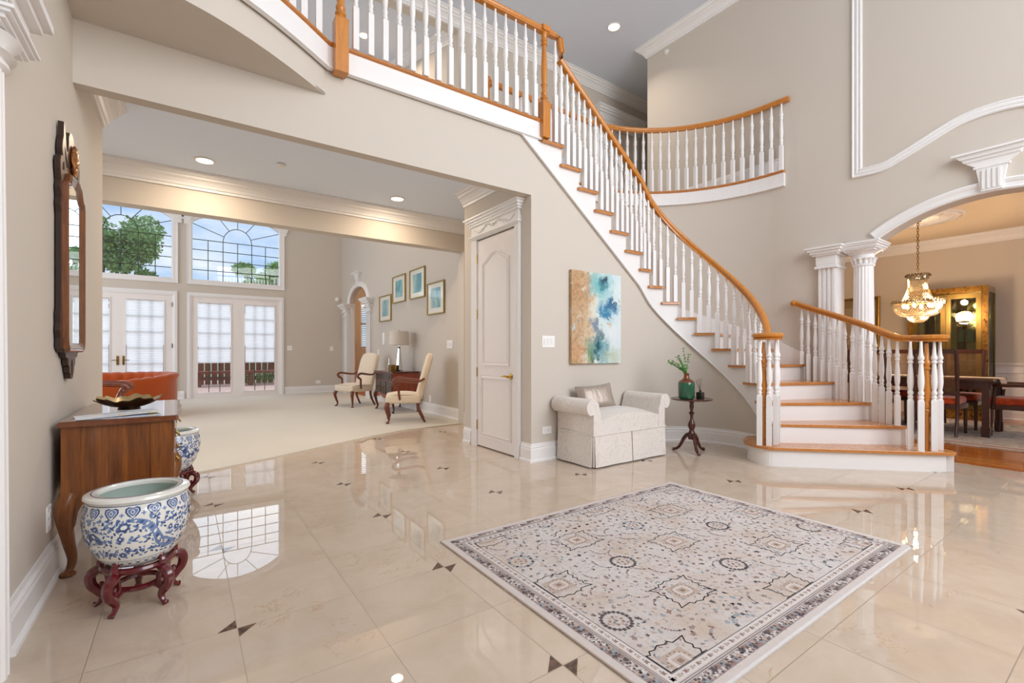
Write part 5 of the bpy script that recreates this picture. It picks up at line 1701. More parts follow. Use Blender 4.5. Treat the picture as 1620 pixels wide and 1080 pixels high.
cv = MB().rbox(0, .763, -.04, 0, 0, .999, .004, 2)
me = mesh_of('canvas_painting', cv, am_)
o = bpy.data.objects.new('canvas_painting', me); COL.objects.link(o); o.location = (3.335, 3.678, .976)
tagp(o, 'unframed abstract canvas in tan, teal and blue hanging above the cream bench', 'painting')

# ------------------------------------------------------------------ tripod table, vase, reed diffuser
TX, TY = 4.58, 3.05
tt = thing('tripod_table', 'small round mahogany tripod table between the cream bench and the stairs', 'side table', (TX, TY, 0))
part('table_top', MB().lathe([(0, .570), (.19, .570), (.205, .575), (.218, .580), (.220, .588), (.214, .592), (.200, .588), (0, .588)], (TX, TY, 0), 40), M['mahog'], tt)
part('pedestal', MB().lathe([(.035, .14), (.042, .17), (.045, .20), (.030, .225), (.022, .24), (.036, .27), (.040, .30), (.030, .33), (.017, .36), (.015, .40), (.020, .41), (.030, .425), (.030, .432), (.017, .445), (.015, .46), (.024, .50), (.020, .535), (.032, .55), (.050, .568), (0, .570)], (TX, TY, 0), 24), M['mahog'], tt)
F2 = math.atan2(-.817, -.576)
for k in range(3):
    a = F2 + k * 2 * PI / 3; ca, sa = math.cos(a), math.sin(a)
    P = lambda r, z_: (TX + ca * r, TY + sa * r, z_)
    pth = smoothpath([P(.02, .19), P(.05, .185), P(.085, .14), (P(.11, .085)), P(.145, .035), P(.185, .016), P(.205, .014)], 4)
    n = len(pth); part('leg', MB().tube(pth, [.022 - .009 * i / n for i in range(n - 3)] + [.016, .019, .014], 8), M['mahog'], tt)
VX, VY = TX + RT.x * -.065 + FW.x * -.02, TY + RT.y * -.065 + FW.y * -.02
gv = simple('green_glazed_ceramic', '1e5a3f', .12, var=.35, vs=9, coat=.6); cp_ = simple('copper_glaze', '8a5a42', .22, metal=.7)
va = thing('vase', 'green glazed vase with a copper neck on the tripod table', 'vase', (VX, VY, .5885))
part('vase_body', MB().lathe([(.070, .5885), (.080, .595), (.086, .62), (.087, .70), (.087, .755), (.083, .770)], (VX, VY, 0), 32), gv, va)
part('vase_neck', MB().lathe([(.0835, .769), (.074, .785), (.045, .802), (.030, .820), (.026, .845), (.029, .868), (.024, .870), (.021, .84), (.020, .82)], (VX, VY, 0), 32, caps=(0, 0)), cp_, va)
lf = simple('leaf_green', '5f9a4c', .5, var=.3, vs=60)
sp_ = MB(); rn = random.Random(11)
for k in range(9):
    a = rn.uniform(0, 2 * PI); sprd = rn.uniform(.05, .17); hh = rn.uniform(.10, .24)
    if k < 3: a = math.atan2(-RT.y, -RT.x) + rn.uniform(-.4, .4); sprd = .19; hh = rn.uniform(.08, .14)
    if k == 3: sprd = .05; hh = .27
    pts = [(VX + math.cos(a) * sprd * (u ** 1.5), VY + math.sin(a) * sprd * (u ** 1.5), .84 + (hh + .03) * u) for u in [i / 8 for i in range(9)]]
    sp_.tube(pts, .0022, 5)
    for i in range(2, 9):
        for q in range(5):
            p0 = Vector(pts[i]); d = Vector((rn.uniform(-1, 1), rn.uniform(-1, 1), rn.uniform(-.2, 1))).normalized(); L = rn.uniform(.018, .032)
            sd = d.cross(Vector((rn.uniform(-1, 1), rn.uniform(-1, 1), rn.uniform(-1, 1)))).normalized() * .007
            sp_.add([p0, p0 + d * L * .5 + sd, p0 + d * L, p0 + d * L * .5 - sd], [(0, 1, 2, 3)])
single('greenery_sprigs', sp_, lf, 'fresh green leafy sprigs in the green vase', 'greenery', loc=(VX, VY, .84), fix=False)
QX, QY = TX + RT.x * .075 + FW.x * -.05, TY + RT.y * .075 + FW.y * -.05
df_ = thing('reed_diffuser', 'small dark glass reed diffuser beside the green vase', 'diffuser', (QX, QY, .5885))
part('bottle', MB().rbox(QX - .033, QX + .033, QY - .033, QY + .033, .5885, .665, .008), simple('smoked_glass', '2a2320', .08, coat=.5), df_)
part('collar', MB().lathe([(.014, .665), (.014, .685), (.009, .687)], (QX, QY, 0), 16), simple('dark_collar', '3c2c24', .3), df_)
for k in range(4):
    a = 2.4 + k * .5; part('reed', MB().tube([(QX, QY, .67), (QX + .05 * math.cos(a), QY + .05 * math.sin(a), .79 + .01 * k)], .0018, 5), M['black'], df_)


# ------------------------------------------------------------------ dining room
orange = bpy.data.materials.new('orange_velvet'); orange.use_nodes = True; t = NT(orange.node_tree); co = t.coord()
t.out(t.bsdf(t.ramp(t.noise(co, 9, 4, .6, .5), [(.38, 'a83a12'), (.5, 'd2501c'), (.64, 'e0662c')]), .55, 0, .3, t.bump(t.noise(co, 30, 3), .1, .004), sheen=.6)); M['orange'] = orange
dr = bpy.data.materials.new('faded_oriental_rug'); dr.use_nodes = True; t = NT(dr.node_tree); p = t.pos()
c1 = t.ramp(t.noise(t.vm('MULTIPLY', p, (1, 1.6, 1)), 3.5, 6, .7, .8), [(.35, '8d8c88'), (.48, 'c9c3bb'), (.6, 'a8958a'), (.7, 'd9cfc4')])
t.out(t.bsdf(c1, .95, 0, .1, t.bump(t.noise(p, 300, 2), .3, .003)))
DRX0, DRX1, DRY0, DRY1 = 7.5, 10.3, .3, 3.9
dg = MB(); dg.rbox(DRX0, DRX1, DRY0, DRY1, .001, .011, .004, 1)
rnd = random.Random(9)
dg.cur = 1
for o0, o1, mi in ((.02, .05, 1), (.06, .10, 2), (.11, .20, 1), (.22, .25, 2)):
    dg.cur = mi
    for a, b, c, d in ((DRX0 + o0, DRX0 + o1, DRY0 + o0, DRY1 - o0), (DRX1 - o1, DRX1 - o0, DRY0 + o0, DRY1 - o0), (DRX0 + o1, DRX1 - o1, DRY0 + o0, DRY0 + o1), (DRX0 + o1, DRX1 - o1, DRY1 - o1, DRY1 - o0)):
        dg.add([(a, c, .0114), (b, c, .0114), (b, d, .0114), (a, d, .0114)], [(0, 1, 2, 3)])
single('area_rug', dg, [dr, simple('rug_rust', 'a08076', .95, var=.3, vs=12), simple('rug_cream', 'd2c8bb', .95, var=.2, vs=20)], 'faded grey oriental rug under the dark dining table', 'rug', fix=False)

dt = thing('dining_table', 'dark wooden dining table on the faded rug beyond the stairs', 'dining table', (8.8, 2.3, .0115))
tx0, tx1, ty0, ty1 = 8.36, 9.24, 1.32, 3.28
part('table_top', MB().rbox(tx0 - .02, tx1 + .02, ty0 - .03, ty1 + .03, .715, .755, .008), M['darkwood'], dt)
part('apron', MB().box(tx0 + .03, tx1 - .03, ty0 + .03, ty0 + .055, .63, .715).box(tx0 + .03, tx1 - .03, ty1 - .055, ty1 - .03, .63, .715).box(tx0 + .03, tx0 + .055, ty0, ty1, .63, .715).box(tx1 - .055, tx1 - .03, ty0, ty1, .63, .715), M['darkwood'], dt)
for lx in (tx0 + .045, tx1 - .045):
    for ly in (ty0 + .045, ty1 - .045):
        part('leg', MB().box(lx - .035, lx + .035, ly - .035, ly + .035, .13, .715).box(lx - .042, lx + .042, ly - .042, ly + .042, .03, .14).box(lx - .036, lx + .036, ly - .036, ly + .036, .0115, .03), M['darkwood'], dt)
rn_ = MB(); K = 14
path = [(y_, .7575) for y_ in [1.29 + (3.31 - 1.29) * i / K for i in range(K + 1)]]
path = [(1.25, .62), (1.262, .70), (1.275, .745)] + path + [(3.33, .745), (3.345, .68), (3.35, .62)]
vs = [];
for y_, z_ in path: vs += [(8.62, y_, z_), (8.98, y_, z_), (8.62, y_, z_ + .003), (8.98, y_, z_ + .003)]
fs = []
for i in range(len(path) - 1):
    q = 4 * i; fs += [(q, q + 1, q + 5, q + 4), (q + 2, q + 6, q + 7, q + 3), (q, q + 4, q + 6, q + 2), (q + 1, q + 3, q + 7, q + 5)]
rn_.add(vs, fs)
single('table_runner', rn_, simple('cream_runner', 'd9cdbf', .8, var=.1, vs=20), 'cream runner cloth laid along the dark dining table', 'table runner')
fc = simple('frosted_candle', 'e6dccf', .4)
for k in range(2):
    single('candle_jar', MB().lathe([(.03, .761), (.035, .77), (.035, .85), (.03, .86), (.028, .85), (.028, .79)], (8.8, 1.95 + k * .75, 0), 18), fc, ['small pale candle jar on the nearer end of the table runner', 'small pale candle jar on the farther end of the table runner'][k], 'candle')


def side_chair(arms, label, loc, rz, group):
    o = thing('dining_chair', label, 'chair', loc, rz, group)
    w = M['darkwood']; hw = .235 if not arms else .27
    part('seat', MB().rbox(-.21, .24, -hw + .01, hw - .01, .40, .50, .035, 4), M['orange'], o, local=True)
    part('seat_rail', MB().box(-.22, .245, -hw, hw, .35, .41), w, o, local=True)
    for s in (-1, 1):
        part('leg', MB().tube([(.22, s * (hw - .025), .36), (.222, s * (hw - .025), .18), (.225, s * (hw - .025), 0)], [.024, .021, .016], 8), w, o, local=True)
        pth = smoothpath([(-.29, s * (hw - .02), 0), (-.235, s * (hw - .02), .2), (-.21, s * (hw - .02), .40), (-.22, s * (hw - .02), .7), (-.275, s * (hw - .02), 1.12)], 4)
        part('leg', MB().tube(pth, [.016 + .006 * min(1, i / 8) for i in range(len(pth))], 8), w, o, local=True)
        if arms:
            am = MB().tube([(.20, s * hw, .38), (.19, s * (hw + .01), .52), (.18, s * (hw + .01), .645)], .02, 8)
            am.tube([(-.235, s * hw, .66), (-.05, s * (hw + .02), .668), (.12, s * (hw + .02), .665), (.20, s * (hw + .01), .650)], [.018, .022, .024, .02], 8)
            part('arm', am, w, o, local=True)
    bk = MB()
    for zz, t_ in ((1.10, .03),):
        xx = -.27
        bk.box(xx - .018, xx + .014, -hw + .02, hw - .02, zz - t_, zz + t_)
    part('back_rail', bk, w, o, local=True)
    part('lower_rail', MB().box(-.233, -.201, -hw + .02, hw - .02, .54, .58), w, o, local=True)
    cn = MB().extr([(-.222, -hw + .04, .58), (-.222, hw - .04, .58), (-.268, hw - .04, 1.08), (-.268, -hw + .04, 1.08)], (.004, 0, .0))
    part('cane_back', cn, M['cane'], o, local=True)
    return o
cane = bpy.data.materials.new('woven_cane'); cane.use_nodes = True; t = NT(cane.node_tree); co = t.coord(); x, y, z = t.sep(co)
hole = t.math('GREATER_THAN', t.math('MULTIPLY', t.math('SINE', t.math('MULTIPLY', y, 420)), t.math('SINE', t.math('MULTIPLY', z, 420))), -.25)
tr = t.node('ShaderNodeBsdfTransparent'); mx = t.node('ShaderNodeMixShader'); t.put(mx.inputs[0], t.math('MULTIPLY', hole, .95)); t.l.new(t.bsdf('8a6a48', .6), mx.inputs[1]); t.l.new(tr.outputs[0], mx.inputs[2]); t.out(mx.outputs[0]); M['cane'] = cane
GC = 'dark framed dining chairs with orange velvet seats'
c1 = side_chair(False, 'cane backed dining chair with orange seat, near side of the table behind the newel balusters', (8.36, 1.80, .0115), 0, GC)
dup(c1, (8.36, 2.55, .0115), 0, 'cane backed dining chair with orange seat, second along the near side of the table', GC)
dup(c1, (9.26, 1.78, .0115), PI, 'cane backed dining chair with orange seat, across the table in front of the cabinet', GC)
dup(c1, (9.26, 2.55, .0115), PI, 'cane backed dining chair with orange seat, across the table and farther from the arch', GC)
side_chair(True, 'armchair with orange velvet seat at the right end of the dining table', (8.85, 1.13, .0115), R(90), GC)

# china cabinet
burl = bpy.data.materials.new('burnished_brass_burl'); burl.use_nodes = True; t = NT(burl.node_tree); co = t.coord()
nb = t.noise(co, 11, 6, .7, 1.5)
t.out(t.bsdf(t.ramp(nb, [(.35, '3b2710'), (.46, '8a5f22'), (.56, 'b98a35'), (.68, '6b4517')]), .22, .65, .5, None, .4))
bronze = simple('bronze_edge', '4c4335', .35, metal=.7)
gold = simple('brushed_gold_stile', '86703f', .28, metal=.9, var=.25, vs=5)
cb = thing('china_cabinet', 'tall gold and glass china cabinet against the dining room wall', 'display cabinet', (10.7, 2.17, .001))
kx0, kx1, ky0, ky1, kz = 10.42, 10.96, 1.67, 2.67, 2.17
part('frame', MB().box(kx0, kx1, ky0, ky1, 2.07, kz).box(kx0, kx1, ky0, ky1, .001, .16).box(kx0, kx0 + .05, ky0, ky0 + .07, .16, 2.07).box(kx0, kx0 + .05, ky1 - .07, ky1, .16, 2.07), burl, cb)
part('corner_edge', MB().box(kx0 + .05, kx0 + .09, ky0, ky0 + .02, .16, 2.07).box(kx1 - .05, kx1, ky0, ky0 + .02, .16, 2.07).box(kx0 + .05, kx0 + .09, ky1 - .02, ky1, .16, 2.07).box(kx1 - .05, kx1, ky1 - .02, ky1, .16, 2.07), gold, cb)
part('back', MB().box(kx1 - .02, kx1, ky0 + .02, ky1 - .02, .16, 2.07), simple('mirrored_back', 'b9b79f', .05, metal=.95), cb)
part('side_glass', MB().box(kx0 + .09, kx1 - .05, ky0 + .008, ky0 + .012, .16, 2.07), M['cabglass'], cb)
for k in range(4):
    part('glass_shelf', MB().box(kx0 + .07, kx1 - .03, ky0 + .03, ky1 - .03, .5 + k * .38, .508 + k * .38), M['cabglass'], cb)
ymid = (ky0 + ky1) / 2
for (da, db) in ((ky0 + .07, ymid), (ymid, ky1 - .07)):
    dd = part('door', MB().box(kx0 - .012, kx0 + .012, da + .002, da + .065, .17, 2.06).box(kx0 - .012, kx0 + .012, db - .065, db - .002, .17, 2.06).box(kx0 - .012, kx0 + .012, da + .065, db - .065, .17, .24).box(kx0 - .012, kx0 + .012, da + .065, db - .065, 1.98, 2.06), gold, cb)
    part('pane', MB().box(kx0 - .002, kx0 + .002, da + .065, db - .065, .24, 1.98), M['cabglass'], dd)
tl_ = simple('teal_tin', '41636a', .4)
for k, (yy, zz) in enumerate(((1.93, 1.269), (2.03, 1.269))):
    single('tin_canister', MB().lathe([(.04, zz), (.042, zz + .01), (.042, zz + .19), (.036, zz + .2), (0, zz + .2)], (10.66, yy, 0), 20), tl_, ['teal tin canister on the cabinet shelf, the right one of the pair', 'teal tin canister on the cabinet shelf, the left one of the pair'][k], 'canister', 'tin canisters in the china cabinet')
wp = simple('white_porcelain', 'e8e6df', .2)
for k in range(5):
    yy, zz = [(1.95, .889), (2.15, .889), (2.4, .889), (2.42, 1.269), (2.0, .509)][k]
    WB = ['white porcelain bowl on the second cabinet shelf, right of three', 'white porcelain bowl on the second cabinet shelf, middle of three', 'white porcelain bowl on the second cabinet shelf, left of three', 'white porcelain bowl on the cabinet shelf beside the teal tins', 'white porcelain bowl on the lowest cabinet shelf'][k]
    single('porcelain_bowl', MB().lathe([(.04, zz), (.045, zz + .01), (.09, zz + .05), (.10, zz + .07), (.095, zz + .07), (.08, zz + .045), (0, zz + .02)], (10.68, yy, 0), 22), wp, WB, 'bowl', 'white bowls in the china cabinet')
# framed picture left of the cabinet
pf = thing('framed_picture', 'gold framed picture on the dining room wall, beside the fluted column', 'picture', (11.0, 3.62, 1.6))
band_ = MB(); band(band_, [(3.24, 1.05), (4.0, 1.05), (4.0, 2.18), (3.24, 2.18)], [(0, 0), (0, .03), (.02, .04), (.05, .03), (.06, 0)], lambda a, b, h_: (11.0 - h_, a, b), True)
part('frame', band_, M['obrass'], pf); part('mat_board', MB().box(10.985, 11.0, 3.29, 3.95, 1.1, 2.13), simple('olive_mat', '8d7f5c', .7), pf)
part('print', MB().box(10.983, 10.99, 3.42, 3.82, 1.25, 1.98), simple('muted_print', 'a99a80', .7, var=.4, vs=7), pf)

# ceiling medallion and crystal chandelier
HX, HY = 9.05, 2.2
md = MB()
for r0, r1, h0 in ((.0, .12, .03), (.20, .24, .02), (.42, .46, .02), (.5, .52, .015)):
    md.lathe([(max(.001, r0), 3.1), (max(.001, r0), 3.1 - h0), (r1, 3.1 - h0 * .8), (r1 + .01, 3.1)], (HX, HY, 0), 48, caps=(0, 0))
md.lathe([(.001, 3.1), (.001, 3.092), (.42, 3.092), (.43, 3.1)], (HX, HY, 0), 48, caps=(0, 0))
for k in range(24):
    a = 2 * PI * k / 24; md.tube([(HX + .25 * math.cos(a), HY + .25 * math.sin(a), 3.09), (HX + .33 * math.cos(a + .12), HY + .33 * math.sin(a + .12), 3.082), (HX + .40 * math.cos(a), HY + .40 * math.sin(a), 3.09)], [.012, .016, .008], 6)
single('ceiling_medallion', md, M['white'], 'round plaster ceiling medallion above the crystal chandelier', 'ceiling medallion', loc=(HX, HY, 3.08))
cr = bpy.data.materials.new('cut_crystal'); cr.use_nodes = True; t = NT(cr.node_tree)
gl = t.node('ShaderNodeBsdfGlossy'); gl.inputs['Roughness'].default_value = .08; gl.inputs[0].default_value = (.7, .66, .58, 1)
tl = t.node('ShaderNodeBsdfTranslucent'); tl.inputs[0].default_value = (.2, .15, .09, 1)
tp2 = t.node('ShaderNodeBsdfTransparent')
m1 = t.node('ShaderNodeMixShader'); m1.inputs[0].default_value = .6; t.l.new(gl.outputs[0], m1.inputs[1]); t.l.new(tl.outputs[0], m1.inputs[2])
m2 = t.node('ShaderNodeMixShader'); m2.inputs[0].default_value = .22; t.l.new(m1.outputs[0], m2.inputs[1]); t.l.new(tp2.outputs[0], m2.inputs[2]); t.out(m2.outputs[0]); M['crystal'] = cr
cz = thing('chandelier', 'lit basket chandelier of crystal beads hanging over the dining table', 'chandelier', (HX, HY, 3.09))
part('canopy', MB().lathe([(0, 3.088), (.055, 3.085), (.04, 3.065), (.012, 3.055), (.01, 3.04)], (HX, HY, 0), 20), M['obrass'], cz)
chn = MB()
for k in range(17):
    zc_ = 3.03 - k * .043; pts = [((.013 * math.cos(a), .0) if k % 2 else (0, .013 * math.cos(a)), .028 * math.sin(a)) for a in [2 * PI * i / 10 for i in range(10)]]
    chn.tube([(HX + p[0][0], HY + p[0][1], zc_ + p[1]) for p in pts], .0045, 5, closed=True)
part('chain', chn, M['obrass'], cz)
def octa(mb, c, r, h): mb.add([(c[0] + r, c[1], c[2]), (c[0], c[1] + r, c[2]), (c[0] - r, c[1], c[2]), (c[0], c[1] - r, c[2]), (c[0], c[1], c[2] + h), (c[0], c[1], c[2] - h)], [(0, 1, 4), (1, 2, 4), (2, 3, 4), (3, 0, 4), (1, 0, 5), (2, 1, 5), (3, 2, 5), (0, 3, 5)])
def beads(prof, n, rad, h=None, step=None):
    mb = MB()
    P = smoothpath(prof, 6); L = [0]
    for a, b in zip(P[:-1], P[1:]): L.append(L[-1] + math.dist(a, b))
    st = step or rad * 2.1; m = max(1, int(L[-1] / st))
    for i in range(m + 1):
        d = L[-1] * i / m; j = max(q for q in range(len(L)) if L[q] <= d + 1e-9); j = min(j, len(P) - 2)
        f_ = (d - L[j]) / max(1e-6, L[j + 1] - L[j]); r = P[j][0] + (P[j + 1][0] - P[j][0]) * f_; z_ = P[j][1] + (P[j + 1][1] - P[j][1]) * f_
        for k in range(n):
            a = 2 * PI * (k + .5 * (i % 2)) / n; octa(mb, (HX + r * math.cos(a), HY + r * math.sin(a), z_), rad, h or rad)
    return mb
part('crown', beads([(.13, 2.27), (.145, 2.255)], 22, .014, .022).lathe([(.118, 2.20), (.128, 2.205), (.128, 2.25), (.118, 2.255)], (HX, HY, 0), 32, caps=(0, 0)), [M['crystal']], cz)
part('bead_strands', beads([(.118, 2.215), (.112, 2.17), (.118, 2.08), (.145, 1.98), (.18, 1.89)], 34, .0095), M['crystal'], cz)
part('ring_band', MB().lathe([(.275, 1.865), (.285, 1.862), (.285, 1.842), (.275, 1.84), (.275, 1.865)], (HX, HY, 0), 48, caps=(0, 0)), M['obrass'], cz)
part('rosette_ring', beads([(.30, 1.875), (.318, 1.85), (.312, 1.828)], 40, .014, .018, .02), M['crystal'], cz)
part('lower_bowl', beads([(.285, 1.83), (.282, 1.78), (.262, 1.72), (.205, 1.665), (.125, 1.645)], 52, .011, .016, .022), M['crystal'], cz)
part('bottom_tier', beads([(.125, 1.645), (.12, 1.615), (.085, 1.575), (.03, 1.55), (.004, 1.545)], 26, .010, .013), M['crystal'], cz)
bulbm = simple('lit_bulb', 'fff0d0', .5, emit='ffdca0', es=14)
for k in range(6):
    a = 2 * PI * k / 6; part('bulb', MB().ball((HX + .17 * math.cos(a), HY + .17 * math.sin(a), 1.80), .022, 1, 1, 1.8, 10, 6), bulbm, cz)
d = bpy.data.lights.new('chandelier_glow', 'POINT'); d.energy = 100; d.color = (1, .7, .44); d.shadow_soft_size = .12
l = bpy.data.objects.new('chandelier_glow', d); COL.objects.link(l); l.parent = cz; l.location = (0, 0, 1.74 - 3.09)
d = bpy.data.lights.new('chandelier_upper_glow', 'POINT'); d.energy = 14; d.color = (1, .72, .42); d.shadow_soft_size = .05
l = bpy.data.objects.new('chandelier_upper_glow', d); COL.objects.link(l); l.parent = cz; l.location = (0, 0, 2.02 - 3.09)
d = bpy.data.lights.new('hall_glow', 'POINT'); d.energy = 45; d.color = (1, .68, .42); d.shadow_soft_size = .15
l = bpy.data.objects.new('hall_glow', d); COL.objects.link(l); l.location = (5.2, 12.6, 2.85)

# ------------------------------------------------------------------ living room
def armchair(label, loc, rz):
    o = thing('armchair', label, 'armchair', loc, rz, 'cream high backed armchairs')
    w = M['mahogl']; FB = M['fabric']
    st = MB(); st.rbox(-.24, .28, -.29, .29, .30, .43, .03, 3)
    vs = []; n = 10
    for i in range(n + 1):
        for j in range(n + 1):
            u, v = i / n, j / n; vs.append((-.22 + .49 * u, -.28 + .56 * v, .40 + .07 * (math.sin(PI * (.08 + .84 * u)) * math.sin(PI * (.08 + .84 * v))) ** .5))
    st.smooth = True; st.add(vs, [(i * (n + 1) + j, (i + 1) * (n + 1) + j, (i + 1) * (n + 1) + j + 1, i * (n + 1) + j + 1) for i in range(n) for j in range(n)]); st.smooth = False
    part('seat', st, FB, o, local=True)
    bk = MB(); ol = [(-.25, .0), (.25, .0), (.26, .3), (.25, .6), (.22, .68), (.15, .715), (0, .73), (-.15, .715), (-.22, .68), (-.25, .6), (-.26, .3)]
    n = len(ol); rows = []
    for dx_, k in ((-.045, .93), (-.03, 1.0), (.03, 1.0), (.05, .93)):
        rows.append([(dx_, a * k, .365 + .365 * (1 - k) * .2 + b * k) for a, b in ol])
    vs = [p for r_ in rows for p in r_]; fs = []
    for q in range(3):
        for i in range(n): fs.append((q * n + i, q * n + (i + 1) % n, (q + 1) * n + (i + 1) % n, (q + 1) * n + i))
    fs += [list(range(n)), list(range(3 * n, 4 * n))]
    bk.smooth = True; bk.add(vs, fs)
    bk.xf(Matrix.Translation((-.22, 0, .36)) @ Matrix.Rotation(R(-15), 4, 'Y') @ Matrix.Translation((0, 0, -.36)))
    part('backrest', bk, FB, o, local=True, angle=50)
    for s in (-1, 1):
        lg = MB(); cabriole(lg, .24, s * .25, .32, .7, s * .7, 1.0); part('leg', lg, w, o, local=True)
        part('leg', MB().tube(smoothpath([(-.20, s * .23, .33), (-.22, s * .23, .18), (-.31, s * .24, 0)], 4), [.026, .025, .024, .023, .022, .021, .02, .019, .018], 8), w, o, local=True)
        am = MB(); pth = smoothpath([(-.30, s * .27, .68), (-.20, s * .30, .635), (-.05, s * .325, .645), (.10, s * .33, .665), (.17, s * .325, .63), (.15, s * .315, .585), (.09, s * .305, .545), (.085, s * .30, .47), (.07, s * .295, .36)], 5)
        nn = len(pth); am.tube(pth, [.016 + .007 * math.sin(PI * i / nn) for i in range(nn)], 8); part('arm', am, w, o, local=True)
    return o
ac = armchair('cream high backed armchair with scrolled arms, nearer one beside the small chest', (2.86, 7.02, .014), R(158))
dup(ac, (2.84, 9.58, .014), R(200), 'cream high backed armchair with scrolled arms, farther one by the small arch')

lb_ = thing('lowboy', 'small dark carved lowboy between the two cream armchairs', 'lowboy', (3.27, 8.38, .014))
lx0, lx1, ly0, ly1 = 3.02, 3.52, 7.95, 8.84
mh = M['mahog']
part('body', MB().box(lx0, lx1, ly0, ly1, .33, .73).extr([(lx0, a, b) for a, b in [(ly0, .33), (ly0, .29), (ly0 + .1, .26), (ly0 + .25, .30), (8.395, .25), (ly1 - .25, .30), (ly1 - .1, .26), (ly1, .29), (ly1, .33)]], (.02, 0, 0)), wood('lowboy_side', '6b2712', '8e3d20', 'z', .8, .28, .4), lb_)
part('top', MB().rbox(lx0 - .03, lx1 + .01, ly0 - .03, ly1 + .03, .73, .752, .006), mh, lb_)
for (a, b, sx, sy) in ((lx0 + .02, ly0 + .02, -.7, -.7), (lx0 + .02, ly1 - .02, -.7, .7), (lx1 - .02, ly0 + .02, .1, -.9), (lx1 - .02, ly1 - .02, .1, .9)):
    lg = MB(); cabriole(lg, a, b, .36, sx, sy, 1.0); lg.xf(Matrix.Translation((0, 0, .014))); part('leg', lg, mh, lb_)
fd = simple('dark_carved_front', '32231d', .3, var=.2, vs=25, coat=.3)
for (a, b, c, d_) in ((ly0 + .02, ly1 - .02, .585, .71), (ly0 + .02, 8.25, .35, .57), (8.27, 8.52, .33, .57), (8.54, ly1 - .02, .35, .57)):
    q = part('drawer', MB().rbox(lx0 - .012, lx0 + .005, a, b, c, d_, .004), fd, lb_)
    for yy in ((a + .12, b - .12) if c > .5 else ((a + b) / 2,)):
        part('knob', MB().ball((lx0 - .02, yy, (c + d_) / 2), .016, .6, 1.2, .8, 8, 5), M['obrass'], q)
tl = thing('table_lamp', 'table lamp with cream drum shade and tall mirrored glass base on the dark lowboy', 'lamp', (3.30, 8.35, .752))
part('base', MB().lathe([(.07, .752), (.07, .765), (.055, .77)], (3.30, 8.35, 0), 4), M['silver'], tl)
part('glass_body', MB().lathe([(.068, .77), (.052, .92), (.036, 1.08), (.022, 1.19), (.012, 1.21), (.010, 1.28)], (3.30, 8.35, 0), 6), M['silver'], tl, angle=20)
part('shade', MB().lathe([(.185, 1.235), (.175, 1.49), (.172, 1.49), (.182, 1.235)], (3.30, 8.35, 0), 36, caps=(0, 0)), M['shade'], tl)
part('shade_top', MB().lathe([(.172, 1.485), (.0, 1.487)], (3.30, 8.35, 0), 36, caps=(0, 0)), M['shade'], tl)
part('finial', MB().lathe([(.004, 1.487), (.010, 1.505), (.012, 1.515), (0, 1.53)], (3.30, 8.35, 0), 12), M['silver'], tl)
single('keepsake_box', MB().rbox(3.10, 3.19, 8.24, 8.40, .752, .868, .004, 1), M['obrass'], 'small dark gold box on the lowboy in front of the lamp', 'box')
single('glass_figurine', MB().lathe([(.03, .752), (.025, .78), (.032, .84), (.012, .90), (.02, .93), (.006, 1.0), (0, 1.02)], (3.16, 8.50, 0), 12), M['silver'], 'small clear glass figurine on the lowboy left of the lamp', 'figurine')

# framed prints climbing the wall
gf = simple('pale_gold_frame', 'a38c52', .35, metal=.7)
pr_ = bpy.data.materials.new('teal_print'); pr_.use_nodes = True; t = NT(pr_.node_tree); co = t.pos()
t.out(t.bsdf(t.ramp(t.noise(t.vm('MULTIPLY', co, (1, 1, .6)), 3.2, 5, .6, .8), [(.35, '3f8596'), (.5, '75aab3'), (.62, 'a9c3c1'), (.75, 'd5cdbb')]), .35, coat=.8))
for k, (ya, yb, za, zb_, lab) in enumerate([(9.48, 10.18, 1.77, 2.33, 'gold framed teal print, lowest and farthest of four, beside the small arch'), (8.70, 9.38, 2.11, 2.66, 'gold framed teal print, second from the small arch, above the lamp'), (7.79, 8.48, 2.11, 2.67, 'gold framed teal print, highest of the group, third from the arch'), (7.02, 7.69, 1.76, 2.32, 'gold framed teal print nearest the closet door, right of the group')]):
    o = thing('framed_print', lab, 'picture', (3.58, (ya + yb) / 2, (za + zb_) / 2), 0, 'four gold framed teal prints on the living room wall')
    f_ = MB(); band(f_, [(ya, za), (yb, za), (yb, zb_), (ya, zb_)], [(0, 0), (0, .03), (.005, .034), (.022, .030), (.026, .0)], lambda a, b, h_: (3.58 - h_, a, b), True)
    part('frame', f_, gf, o)
    part('mat_board', MB().box(3.565, 3.58, ya + .02, yb - .02, za + .02, zb_ - .02), simple('cream_mat', 'e4dfd0', .3, coat=.8), o)
    mw = (yb - ya) * .22; mh_ = (zb_ - za) * .18
    part('print', MB().box(3.563, 3.57, ya + mw, yb - mw, za + mh_ * 1.1, zb_ - mh_), pr_, o)

ov = simple('smooth_orange_velvet', 'ad4a12', .65, spec=.2, var=.15, vs=2.5, sheen=.3)
